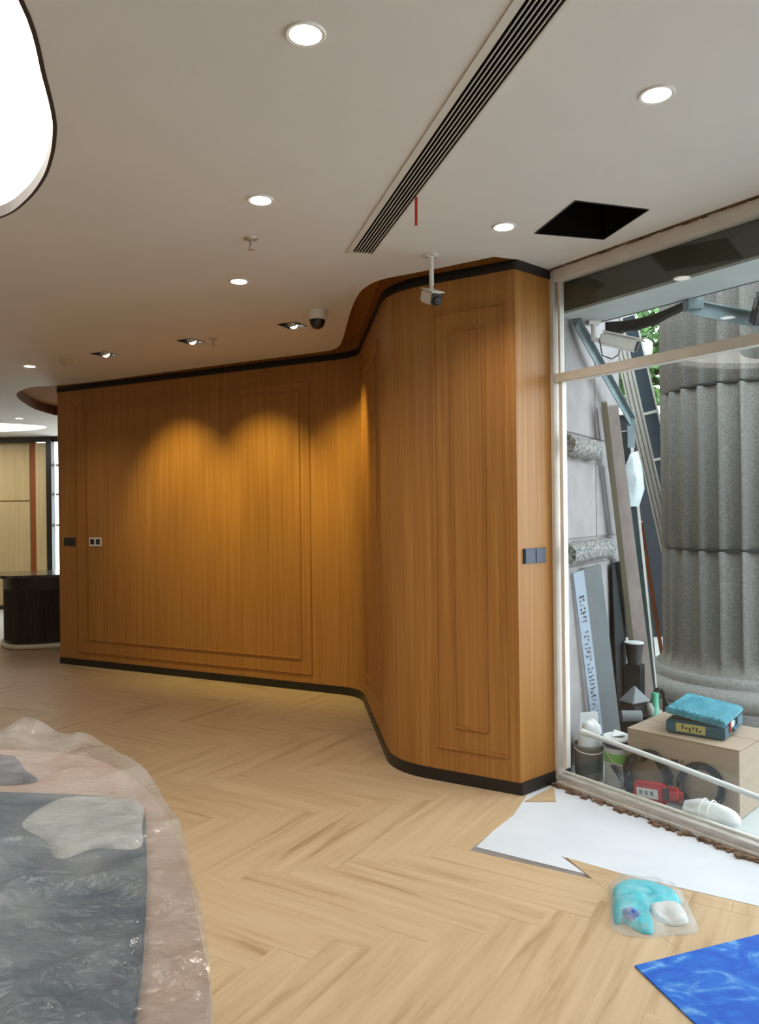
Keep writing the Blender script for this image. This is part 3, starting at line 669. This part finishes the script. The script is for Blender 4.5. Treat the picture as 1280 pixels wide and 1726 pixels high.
MB().lathe([(CR-.05, 1.23), (CR-.02, 1.235), (CR-.02, 1.25), (CR-.05, 1.255)], (cx, cy, 0), 64).build('joint', 'joint', t); MB().lathe([(CR-.05, 2.495), (CR-.02, 2.50), (CR-.02, 2.515), (CR-.05, 2.52)], (cx, cy, 0), 64).build('joint', 'joint', t)
MB().lathe([(.86, 0), (.86, .07), (.82, .075), (.84, .10), (.85, .14), (.83, .19), (.78, .215), (.75, .225), (.745, .25), (.735, .28), (.71, .30), (.60, .302)], (cx, cy, 0), 80).build('base_moulding', 'granite_pale', t, smooth=True)
# canopy over the shopfront
cp = struct(MB().bar((*wpt(-.1, .22), 2.695), (*wpt(8, .22), 2.695), .34, .02).build('canopy', 'soffit'), 'pale canopy soffit outside the shopfront')
MB().bar((*wpt(-.1, .055), 2.95), (*wpt(8, .055), 2.95), .02, .50).build('lintel_board', 'lintel', cp)
MB().bar((*wpt(-.1, .385), 2.95), (*wpt(8, .385), 2.95), .02, .53).build('canopy_fascia', 'soffit', cp)
MB().bar((*wpt(-.1, .22), 3.2), (*wpt(8, .22), 3.2), .34, .02).build('canopy_top', 'soffit', cp)
# steel bracket pieces
def angle_iron(a, b, name, label, w=.045):
    t_ = thing(name, label, 'bracket', a); MB().bar(a, b, w, .006).build('flange', 'steel', t_); 
    a2 = Vector(a)+Vector((0, 0, -w/2)); b2 = Vector(b)+Vector((0, 0, -w/2)); MB().bar(a2, b2, .006, w).build('web', 'steel', t_); return t_
b1 = angle_iron((1.17, 4.482, 2.68), (1.726, 5.20, 2.18), 'steel_brace', 'blue-grey steel brace slanting down along the outer wall', .06)
MB().bar((1.72, 5.19, 2.19), (1.72, 5.19, 1.98), .05, .012).build('end_plate', 'steel', b1)
b2 = angle_iron((1.70, 4.12, 2.675), (2.45, 4.20, 2.55), 'steel_brace', 'grey steel angle bracket under canopy in front of column', .07)
MB().box((1.71, 4.12, 2.66), (.08, .08, .06)).build('end_plate', 'steel', b2)
# black tarp strip
tv = []; K = 16
for i in range(K+1):
    s = i/K; x_, y_ = wpt(-.02+s*.53, .45); z_ = 2.70-.03*math.sin(s*PI); h = .055*(1-s)**.7+.018+.01*noise.noise(Vector((s*6, 0, 0)))
    tv += [(x_, y_, z_), (x_, y_, z_-h), (x_+.05, y_+.04, z_-h+.005), (x_+.05, y_+.04, z_)]
tf = [(i*4+j, i*4+(j+1) % 4, (i+1)*4+(j+1) % 4, (i+1)*4+j) for i in range(K) for j in range(4)]+[(0, 1, 2, 3), (K*4+3, K*4+2, K*4+1, K*4)]
tag(MB().add(tv, tf).build('tarpaulin_strip', 'void'), 'black tarpaulin edge hanging under the canopy', 'tarpaulin')
# outside bullet camera
t = thing('outdoor_camera', 'white outdoor bullet camera with cable under the canopy', 'camera', (1.295, 4.560, 2.690))
MB().box((1.295, 4.560, 2.675), (.075, .07, .02)).build('mount', 'white', t, bevel=.004); MB().tube([(1.295, 4.560, 2.680), (1.295, 4.560, 2.580), (1.330, 4.540, 2.565)], .017, 12).build('arm', 'white', t, smooth=True)
Rc = Matrix.Rotation(math.radians(-28), 3, 'Z') @ Matrix.Rotation(math.radians(19), 3, 'Y'); bc = Vector((1.425, 4.500, 2.545))
MB().box(bc, (.22, .07, .07), R=Rc).build('housing', 'white', t, bevel=.01); MB().box(bc+Rc @ Vector((.02, 0, .04)), (.25, .085, .008), R=Rc).build('sun_shield', 'white', t, bevel=.003)
MB().box(bc+Rc @ Vector((.112, 0, -.003)), (.008, .062, .062), R=Rc).build('front_glass', 'dark', t, bevel=.006)
MB().tube([(1.320, 4.530, 2.570), (1.330, 4.510, 2.470), (1.380, 4.490, 2.445), (1.420, 4.490, 2.470), (1.430, 4.500, 2.500)], .004, 6).build('cable', 'dark', t, smooth=True)
# floodlight
t = thing('floodlight', 'black floodlight on a bracket under the canopy', 'light', (2.02, 4.05, 2.72))
MB().tube([(2.0, 4.0, 2.69), (2.0, 4.0, 2.60)], .008, 8).build('bracket', 'dark', t); MB().tube([(2.0, 4.0, 2.69), (2.16, 3.98, 2.69)], .008, 8).build('bracket', 'dark', t)
MB().box((2.09, 4.03, 2.60), (.20, .06, .15), R=Matrix.Rotation(.5, 3, 'X')).build('housing', 'dark', t, bevel=.008)
for k in range(5): MB().box((2.02+k*.035, 4.07, 2.61), (.006, .04, .12), R=Matrix.Rotation(.5, 3, 'X')).build('cooling_fin', 'dark', t)
# hoarding and trees behind
hb = struct(MB().box((4.6, 9.4, 1.36), (5.6, .1, 2.72)).build('wall_hoarding', 'hoard'), 'dark slate boundary wall with white coping'); MB().box((4.6, 9.36, 2.77), (5.7, .24, .10)).build('coping', 'white', hb)
def tree(x, y, h, r, lab):
    t_ = thing('tree', lab, 'tree', (x, y, 0), group='trees behind the boundary wall')
    MB().tube([(x, y, 0), (x+.1, y, h*.4), (x-.05, y+.1, h*.75)], [.11, .08, .04], 8).build('trunk', 'bark', t_, smooth=True)
    for k in range(4): a_ = k*1.7; MB().tube([(x, y, h*(.4+.08*k)), (x+r*.6*math.cos(a_), y+r*.6*math.sin(a_), h*(.6+.07*k))], [.04, .015], 6).build('branch', 'bark', t_)
    for nm, mm, cnt in (('foliage', 'leaf', 5200), ('sky_flecks', 'sky_fleck', 420)):
        mb = MB()
        for _ in range(cnt):
            d = Vector((random.gauss(0, 1), random.gauss(0, 1), random.gauss(0, 1))).normalized()*(random.random()**.45)
            c_ = Vector((x+d.x*r, y+d.y*r, h*.66+d.z*h*.36)); s = random.uniform(.05, .11)
            e1_ = Vector((random.gauss(0, 1), random.gauss(0, 1), random.gauss(0, .6))).normalized(); e2_ = e1_.cross(Vector((random.gauss(0, 1), random.gauss(0, 1), random.gauss(0, 1)))).normalized()
            mb.add([c_-e1_*s, c_+e2_*s*.45, c_+e1_*s, c_-e2_*s*.45], [(0, 1, 2, 3)])
        mb.build(nm, mm, t_, kind='stuff')
tree(3.9, 11.0, 5.0, 1.0, 'broad leafy green tree overhanging the white coping beside the garden lamp'); tree(6.2, 11.4, 5.6, 1.25, 'tallest leafy green tree, standing behind the fluted column'); tree(2.2, 12.2, 5.2, .85, 'leafy green tree behind the tall leaning profile')
t = thing('garden_lamp', 'white lamp on a thin bent arm above the boundary wall', 'lamp', (3.05, 9.3, 2.82))
MB().tube([(2.95, 9.3, 2.82), (2.95, 9.3, 3.45), (3.02, 9.25, 3.58), (3.12, 9.2, 3.58)], .012, 8).build('arm', 'dark', t, smooth=True)
MB().lathe([(.05, -.10), (.12, -.07), (.13, .05), (.09, .09), (0, .10)], (3.17, 9.15, 3.50), 24).build('head', 'white', t, smooth=True)
# leaning boards ----------------------------------------------------------
def lean(bot, top, w, th, name, m, label, cat, face=None, group=None, extra=None):
    """flat board from foot to head; face = horizontal direction of its width"""
    a = Vector(bot); b = Vector(top); x_ = (b-a).normalized(); f = Vector(face).normalized(); f = (f-x_*f.dot(x_)).normalized(); n_ = x_.cross(f)
    R = Matrix((x_, f, n_)).transposed(); L_ = (b-a).length
    if extra is None:
        o = MB().box((a+b)/2, (L_, w, th), R=R).build(name, m, bevel=.002); return tag(o, label, cat, group)
    t_ = thing(name, label, cat, a, group=group); MB().box((a+b)/2, (L_, w, th), R=R).build('board', m, t_, bevel=.002); extra(t_, a, x_, f, n_, L_, R); return t_
E3 = (ed.x, ed.y, 0)
def marks(t_, a, x_, f, n_, L_, R):
    random.seed(3)
    MB().box(a+x_*L_/2+f*.0+n_*.0, (L_*.999, .001, .001), R=R)
    s = .18
    while s < L_-.14:
        for r in range(3):
            if random.random() < .8:
                c_ = a+x_*(s+random.uniform(-.004, .004))+f*(-.012+r*.012)+n_*(-sg*.0085)
                MB().box(c_, (random.uniform(.006, .016), random.uniform(.003, .008), .001), R=R).build('print_mark', 'ink', t_)
        s += .026 if abs(s-L_+.36) > .03 else .07
sg = 1
lean((1.36, 4.74, 0), (1.166, 4.494, 1.195), .075, .012, 'pale_board', 'paleblue', 'pale blue board with printed lettering leaning by the window post', 'board', (.9, .3, 0), extra=marks)
lean((1.457, 4.80, 0), (1.278, 4.622, 1.215), .135, .016, 'grey_board', 'midgrey', 'blank grey board leaning beside the pale blue printed board', 'board', (.9, .3, 0))
lean((1.96, 5.58, 0), (1.490, 4.920, 2.23), .11, .04, 'timber_plank', 'pink', 'thick pale pinkish timber plank leaning against outer wall', 'plank', (.75, -.2, 0))
lean((1.88, 5.54, 0), (1.432, 4.833, 2.24), .035, .05, 'timber_batten', 'olive', 'narrow brown batten leaning along the pinkish plank', 'batten', (.75, -.2, 0))
lean((2.045, 5.70, 0), (1.70, 5.26, 2.10), .05, .03, 'glass_strip', 'glasssheet', 'dark green glass strip leaning beside pinkish plank', 'glass', (.75, -.2, 0))
lean((2.10, 5.80, 0), (1.78, 5.38, 2.05), .03, .012, 'metal_rail', 'frame', 'slim white rail leaning beside the dark green glass strip', 'rail', (.75, -.2, 0))
lean((2.44, 7.25, 0), (2.15, 6.60, 1.95), .10, .02, 'glass_strip', 'glasssheet', 'dark glass strip leaning behind the slim white rail', 'glass', (.75, -.2, 0))
lean((2.52, 7.05, 0), (2.22, 6.50, 1.20), .07, .01, 'pale_strip', 'soffit', 'bent pale greenish strip leaning behind the column base', 'strip', (.75, -.2, 0))
lean((2.715, 7.30, 0), (2.33, 6.80, 1.45), .035, .035, 'timber_batten', 'redwood', 'reddish brown thin batten leaning towards the column', 'batten', (.75, -.2, 0))
# glazed lattice panel and white profile
def panes(t_, a, x_, f, n_, L_, R):
    for s in [k*L_/9 for k in range(10)]: MB().box(a+x_*s-n_*.012, (.022, .165, .02), R=R).build('glazing_bar', 'white', t_)
    for sgn in (-1, 1): MB().box(a+x_*L_/2+f*.08*sgn-n_*.012, (L_, .014, .02), R=R).build('edge_bar', 'white', t_)
lean((3.27, 7.62, 0), (2.02, 6.50, 3.65), .17, .02, 'glazed_panel', 'slate', 'tall blue-grey panel with white bars leaning behind the column', 'panel', (.8, -.3, 0), extra=panes)
lean((3.05, 7.42, 0), (1.88, 6.32, 3.59), .11, .05, 'window_profile', 'frame', 'tall white ridged window profile leaning beside blue-grey panel', 'profile', (.8, -.3, 0), extra=lambda t_, a, x_, f, n_, L_, R: [MB().box(a+x_*L_/2+f*k*.035-n_*.028, (L_, .008, .012), R=R).build('rib', 'grey', t_) for k in (-1, 0, 1)])
# hanging torn plastic
blobv = []
def sheet(pts, name, m, label, seed):
    c_ = sum((Vector(p) for p in pts), Vector())/len(pts); n = len(pts); vs = []; fs = []
    for k in (1.0, .75, .5, .25, .02):
        for p in pts:
            q = c_+(Vector(p)-c_)*k; q.y -= (1-k)*.06+.03*noise.noise(q*7+Vector((seed, 0, 0))); vs.append(tuple(q))
    back_ = [(v[0], v[1]+.01, v[2]) for v in vs[:n]]
    for i in range(4):
        for k in range(n): fs.append((i*n+k, i*n+(k+1) % n, (i+1)*n+(k+1) % n, (i+1)*n+k))
    k0 = len(vs); vs += back_; fs.append(tuple(k0+k for k in range(n)))
    for k in range(n): fs.append((k, k0+k, k0+(k+1) % n, (k+1) % n))
    return tag(MB().add(vs, fs).build(name, m, smooth=True), label, 'plastic')
M['torn'] = film('torn_sheet', (.55, .62, .66), .55, .9, 8)
sheet([(1.68, 5.22, 1.83), (1.72, 5.22, 1.94), (1.78, 5.24, 1.96), (1.82, 5.26, 1.85), (1.84, 5.28, 1.70), (1.80, 5.27, 1.58), (1.73, 5.24, 1.58), (1.69, 5.22, 1.68)], 'plastic_scrap', 'torn', 'torn grey plastic sheet snagged on the leaning strips', 3)
sheet([(2.13, 6.58, 1.78), (2.21, 6.58, 1.76), (2.25, 6.64, 1.60), (2.24, 6.68, 1.42), (2.17, 6.67, 1.44)], 'plastic_scrap', 'torn', 'small torn translucent plastic scrap hanging above the reddish batten', 8)
# dark clutter behind the boards
erz = math.atan2(ed.y, ed.x)
def crate(cx_, cy_, lx, ly, h, label):
    t_ = thing('black_crate', label, 'crate', (cx_, cy_, 0), erz)
    MB().box((cx_, cy_, h/2), (lx-.012, ly-.012, h-.004), erz).build('body', 'dark', t_, bevel=.004)
    for z in (.012, h-.012): MB().box((cx_, cy_, z), (lx, ly, .02), erz).build('rim', 'cable', t_, bevel=.003)
    for k in (-1, 0, 1):
        q = Vector((cx_, cy_))+ed*k*(lx/2-.012); MB().box((q.x, q.y, h/2), (.014, ly, h-.03), erz).build('rib', 'cable', t_)
crate(1.64, 4.975, .28, .17, .20, 'low black crate carrying the tool bag and grey pipe')
crate(1.733, 5.220, .12, .11, .50, 'tall black crate under the black bucket')
t = thing('dark_bucket', 'black bucket with pale rim standing between leaning boards', 'bucket', (1.733, 5.220, .50))
MB().lathe([(.045, .50), (.058, .635), (.062, .645), (.054, .645)], (1.733, 5.220, 0), 24).build('body', 'dark', t, smooth=True); MB().lathe([(.052, .642), (.064, .644), (.064, .652), (.054, .654), (0, .648)], (1.733, 5.220, 0), 24).build('rim', 'paper', t, smooth=True)
lean((1.662, 5.245, 0), (1.618, 5.208, 1.2), .26, .01, 'dark_backing', 'cable', 'black rubber sheet standing behind the grey board', 'backing', (ed.x, ed.y, 0))  # dark sheet set behind the boards to make that zone dark
# tool bag, pipes
bz = .20; bx_, by_ = 1.665, 5.015
t = thing('tool_bag', 'dark grey tool bag with pointed flap on the low black crate', 'bag', (bx_, by_, bz), .5)
def L3(p): return tuple(Vector((bx_, by_, bz))+Matrix.Rotation(.5, 3, 'Z') @ Vector(p))
MB().prism([L3((a_, b_, 0))[:2] for a_, b_ in ((-.08, -.06), (.08, -.06), (.08, .06), (-.08, .06))], bz, bz+.10).build('body', 'cable', t, bevel=.015)
MB().add([L3(p) for p in ((-.085, -.065, .10), (.085, -.065, .10), (.085, .065, .10), (-.085, .065, .10), (-.01, -.01, .20), (.02, .02, .20))], [(0, 1, 4), (1, 2, 5, 4), (2, 3, 5), (3, 0, 4, 5), (3, 2, 1, 0)]).build('flap', 'midgrey', t, bevel=.005)
MB().tube([L3((.05, -.07, .09)), L3((.05, -.085, .06)), L3((.05, -.085, .02))], [.018, .026, .022], 12).build('nozzle', 'grey', t, smooth=True)
tag(MB().tube([(1.535, 4.885, .236), (1.66, 4.875, .236)], .036, 20).build('grey_pipe', 'midgrey', smooth=True), 'short thick grey pipe lying on the low black crate', 'pipe')
tag(MB().tube([(1.805, 5.08, 0), (1.83, 5.10, .33)], .024, 14).build('green_tube', 'greenp', smooth=True), 'green plastic tube standing beside the low black crate', 'tube')
hs = []
for i in range(90):
    a_ = i*.35; hs.append((1.91+.05*math.cos(a_)+.01*math.sin(i*.9), 5.25+.02*math.sin(i*.5), .17+.15*math.sin(a_)))
tag(MB().tube(hs, .009, 6).build('hose_coil', 'cable', smooth=True), 'dark tangled hose coil by the column base', 'hose')
# ---------------- cardboard box and tool case
bh = .349; bo = Vector((1.717, 3.736)); bl = Vector((1.307, 4.161))-Vector((1.724, 3.735)); bw = bl.length; bl.normalize(); bd = Vector((-bl.y, bl.x))
if bd.x < 0: bd = -bd
rz = math.atan2(bl.y, bl.x); bo = bo+bd*.08
c_ = bo+bl*bw/2+bd*.24
t = thing('cardboard_box', 'large brown cardboard box standing outside behind the glass', 'box', (c_.x, c_.y, 0), rz)
MB().box((c_.x, c_.y, bh/2-.002), (bw, .48, bh-.006), rz).build('body', 'card', t, bevel=.004)
for s in (-1, 1):
    q = c_+bd*s*.12; MB().box((q.x, q.y, bh-.002), (bw+.004, .235, .005), rz).build('flap', 'card', t)
q = bo+bl*.31
random.seed(11)
for k in range(3):
    for j in range(5):
        p_ = bo+bl*(bw-.255-k*.024+random.uniform(-.007, .007))-bd*.0005; MB().box((p_.x, p_.y, .225+random.uniform(-.012, .012)), (random.choice((.003, .016)), .001, random.choice((.003, .014))), rz).build('print_stroke', 'ink', t)
# tool case
k0_ = Vector((1.715, 3.885))+bd*.08; ksh = bd*.08; kx = (Vector((1.482, 4.065))+ksh-k0_).normalized(); ky = (Vector((1.976, 4.099))+ksh-k0_).normalized(); ky = (ky-kx*ky.dot(kx)).normalized(); kw, kd = .30, .40
kc = k0_+kx*kw/2+ky*kd/2; krz = math.atan2(kx.y, kx.x)
t = thing('tool_case', 'teal plastic tool case with lid ajar and yellow label on cardboard box', 'tool case', (kc.x, kc.y, bh), krz)
def kbox(a, b, z, sx, sy, sz, nm, m, bv=.004, par=None, R=None):
    q = k0_+kx*a+ky*b; return MB().box((q.x, q.y, bh+z), (sx, sy, sz), krz, R).build(nm, m, par or t, bevel=bv)
kbox(kw/2, kd/2, .038, kw, kd, .072, 'base', 'toolblue', .008)
kbox(kw/2+.02, -.001, .040, .15, .004, .045, 'label', 'yellow', 0)
for j in range(6): kbox(kw/2-.03+j*.018, -.0035, .040+.006*((j*7) % 3-1), .008, .001, .012+.01*(j % 2), 'print_mark', 'ink', 0)
Rl = Matrix.Rotation(krz, 3, 'Z') @ Matrix.Rotation(math.radians(-7) if True else 0, 3, 'Y')
q = k0_+kx*kw/2+ky*kd/2; lidp = MB().box((q.x, q.y, bh+.105), (kw+.006, kd+.006, .034), R=Rl).build('lid', 'toolblue_lid', t, bevel=.008)
for j in range(8):
    MB().box(Vector((q.x, q.y, bh+.105))+Rl @ Vector((-kw/2+.03+j*.031, 0, .018)), (.014, kd-.03, .006), R=Rl).build('rib', 'toolblue_lid', lidp)
    MB().box(Vector((q.x, q.y, bh+.105))+Rl @ Vector((-kw/2+.02+j*.033, (1 if ((Rl @ Vector((0, 1, 0))).dot(Vector((ky.x, ky.y, 0))) < 0) else -1)*(kd/2+.002), 0)), (.016, .008, .03), R=Rl).build('rib', 'toolblue_lid', lidp)
kbox(-.002, .10, .05, .012, .03, .05, 'latch', 'red'); kbox(-.002, .26, .05, .012, .035, .05, 'latch', 'toolblue'); kbox(-.012, .18, .035, .016, .12, .018, 'handle', 'toolblue')
kbox(-.001, .16, .058, .004, .06, .03, 'paper_label', 'paper', 0)
kbox(kw/2, kd/2, .077, kw-.03, kd-.03, .006, 'tray', 'dark', 0)
# ---------------- buckets
def can(x, y, r, h, label, name):
    return thing(name, label, 'bucket', (x, y, 0))
x, y = 1.340, 4.335
t = can(x, y, .08, .24, 'white paint can with green banded label and paper on its lid', 'paint_can')
MB().lathe([(.068, 0), (.072, .004), (.078, .245), (.082, .25), (.082, .258)], (x, y, 0), 32).build('body', 'paper', t, smooth=True)
MB().lathe([(.0754, .135), (.0768, .185), (.0760, .185)], (x, y, 0), 32).build('green_band', 'green', t); MB().lathe([(.0785, .215), (.083, .25), (.0835, .258), (.078, .26)], (x, y, 0), 32).build('blue_band', 'navy', t)
MB().lathe([(.081, .255), (.084, .262), (.078, .272), (0, .270)], (x, y, 0), 32).build('lid', 'paper', t, smooth=True)
MB().tube([(x-.08*math.cos(a_)*1.0, y-.082*math.sin(a_), .225-.10*math.sin(a_)) for a_ in [k*PI/12 for k in range(13)]], .003, 6).build('handle', 'metal', t)
for a0, a1, z0, z1 in ((-2.5, -1.75, .12, .045), (-2.3, -1.65, .125, .07)):
    MB().tube([(x+.0765*math.cos(a0+(a1-a0)*k/8), y+.0765*math.sin(a0+(a1-a0)*k/8), z0+(z1-z0)*(k/8)**2) for k in range(9)], [.002+.006*math.sin(PI*k/8) for k in range(9)], 6).build('logo_swoosh', 'navy', t)
tag(MB().add([(x-.04, y-.03, .276), (x+.03, y-.05, .29), (x+.05, y+.02, .282), (x-.01, y+.03, .30), (x+.0, y-.01, .273)], [(0, 1, 4), (1, 2, 4), (2, 3, 4), (3, 0, 4), (0, 3, 2, 1)]).build('paper_scrap', 'paper'), 'crumpled white paper scrap on the paint can lid', 'paper')
x, y = 1.205, 4.445
t = can(x, y, .1, .2, 'grey plastic bucket standing outside next to the white paint can', 'grey_bucket')
MB().lathe([(.075, 0), (.079, .004), (.086, .185), (.090, .188), (.090, .198), (.083, .198), (.078, .02), (0, .02)], (x, y, 0), 32).build('body', 'grey', t, smooth=True)
MB().tube([(x-.088*math.cos(a_), y-.091*math.sin(a_), .18-.02*math.sin(a_)) for a_ in [k*PI/12 for k in range(13)]], .003, 6).build('handle', 'white', t)
blob(catmull([(x-.07, y-.04), (x, y-.075), (x+.07, y-.03), (x+.06, y+.05), (x-.03, y+.07)], True, 5), .19, .08, 'plastic_wrap', 'paper', 4.4, t, amp=.03)
tag(MB().box((1.255, 4.62, .165), (.14, .015, .33), R=Matrix.Rotation(.25, 3, 'Z') @ Matrix.Rotation(-.12, 3, 'X')).build('foam_sheet', 'paper', bevel=.003), 'small white foam sheet standing behind the grey bucket', 'foam')
# white pipe leaning across the foreground outside the glass
tag(MB().tube([(*wpt(.06, .10), .285), (*wpt(.14, .10), .283), (*wpt(.628, .10), .253), (*wpt(1.10, .10), .215), (*wpt(3.5, .10), .02)], [.020, .014, .014, .014, .014], 16).build('white_pipe', 'paper', smooth=True), 'long white plastic pipe slanting across in front of cardboard box', 'pipe')
blob(catmull([(1.155, 4.42), (1.20, 4.37), (1.26, 4.38), (1.265, 4.45), (1.20, 4.48)], True, 5), .272, .06, 'wrap', 'paper', 8.8, t, amp=.02)
# cable coil, red tool, white bag
cl = []
for i in range(150):
    a_ = i*2*PI/24; rr = .115+.022*math.sin(i*.37)+.008*math.sin(i*1.3); q = bo+bl*.455-bd*.048
    cl.append((q.x+bl.x*rr*1.0*math.cos(a_), q.y+bl.y*rr*1.0*math.cos(a_)+0, .125+rr*.95*math.sin(a_)+.0)); cl[-1] = (cl[-1][0]-bd.x*(.03*math.sin(a_)*-1+i*.0001), cl[-1][1]-bd.y*(.03*math.sin(a_)*-1+i*.0001), max(cl[-1][2], .008))
tag(MB().tube(cl, .0075, 6).build('cable_coil', 'cable', smooth=True), 'dark green coiled cable leaning on the cardboard box', 'cable')
c2 = []
for i in range(110):
    a_ = i*2*PI/22; rr = .09+.012*math.sin(i*.41); q = bo+bl*.18-bd*.03; c2.append((q.x+bl.x*rr*1.2*math.cos(a_)-bd.x*(-.022*math.sin(a_)), q.y+bl.y*rr*1.2*math.cos(a_)-bd.y*(-.022*math.sin(a_)), .135+rr*1.1*math.sin(a_)))
tag(MB().tube(c2, .0065, 6).build('cable_coil', 'cable', smooth=True), 'second looped black cable behind the red tool', 'cable')
rc = bo+bl*.35-bd*.148
t = thing('red_power_tool', 'red power tool case with white rating label lying behind glass', 'tool', (rc.x, rc.y, 0), rz)
Rr = Matrix.Rotation(rz, 3, 'Z') @ Matrix.Rotation(.10, 3, 'Y')
def rbx(lx, ly, z, sx, sy, sz, nm, m, bv=.006): c__ = Vector((rc.x, rc.y, z))+Rr @ Vector((lx, ly, 0)); return MB().box(c__, (sx, sy, sz), R=Rr).build(nm, m, t, bevel=bv)
fy = 1 if (Rr @ Vector((0, 1, 0))).dot(Vector((-bd.x, -bd.y, 0))) > 0 else -1
rbx(.04, 0, .085, .17, .06, .105, 'body', 'red', .012); rbx(-.085, 0, .095, .09, .05, .075, 'motor_end', 'red', .02); rbx(.045, fy*.0305, .09, .115, .003, .05, 'rating_label', 'paper', 0)
for j in range(3): rbx(.02+j*.03, fy*.0325, .092, .018, .001, .022, 'print_mark', 'steel', 0)
rbx(-.055, fy*.026, .10, .03, .012, .06, 'grip', 'dark', .004); rbx(.05, 0, .022, .12, .07, .03, 'foot', 'dark', .004)
wb = bo+bl*.065-bd*.172
t = thing('white_bundle', 'bundle of white tied plastic beside the red tool', 'bundle', (wb.x, wb.y, 0))
vs = []; fs = []; NA_, NL = 28, 16
for i in range(NL+1):
    f = i/NL; lx = -.13+.26*f; r = .066*(math.sin(PI*min(1, .12+f*.86))**.45)
    for k in range(NA_):
        a_ = 2*PI*k/NA_; rr = r*(1+.16*noise.noise(Vector((math.cos(a_)*2, math.sin(a_)*2, f*5)))+.06*math.sin(k*5))
        px = wb-bl*lx+bd*(rr*math.cos(a_)); vs.append((px.x, px.y, max(0, .062+rr*.95*math.sin(a_))))
for i in range(NL):
    for k in range(NA_): fs.append((i*NA_+k, i*NA_+(k+1) % NA_, (i+1)*NA_+(k+1) % NA_, (i+1)*NA_+k))
fs += [tuple(range(NA_))[::-1], tuple(NL*NA_+k for k in range(NA_))]
MB().add(vs, fs).build('bag', 'paper', t, smooth=True)
for s in (-.04, .0): 
    px = wb-bl*s; MB().tube([(px.x+bd.x*.068*math.cos(a_), px.y+bd.y*.068*math.cos(a_), .064+.066*math.sin(a_)) for a_ in [k*PI/10 for k in range(20)]], .003, 6, True).build('tie', 'white', t)
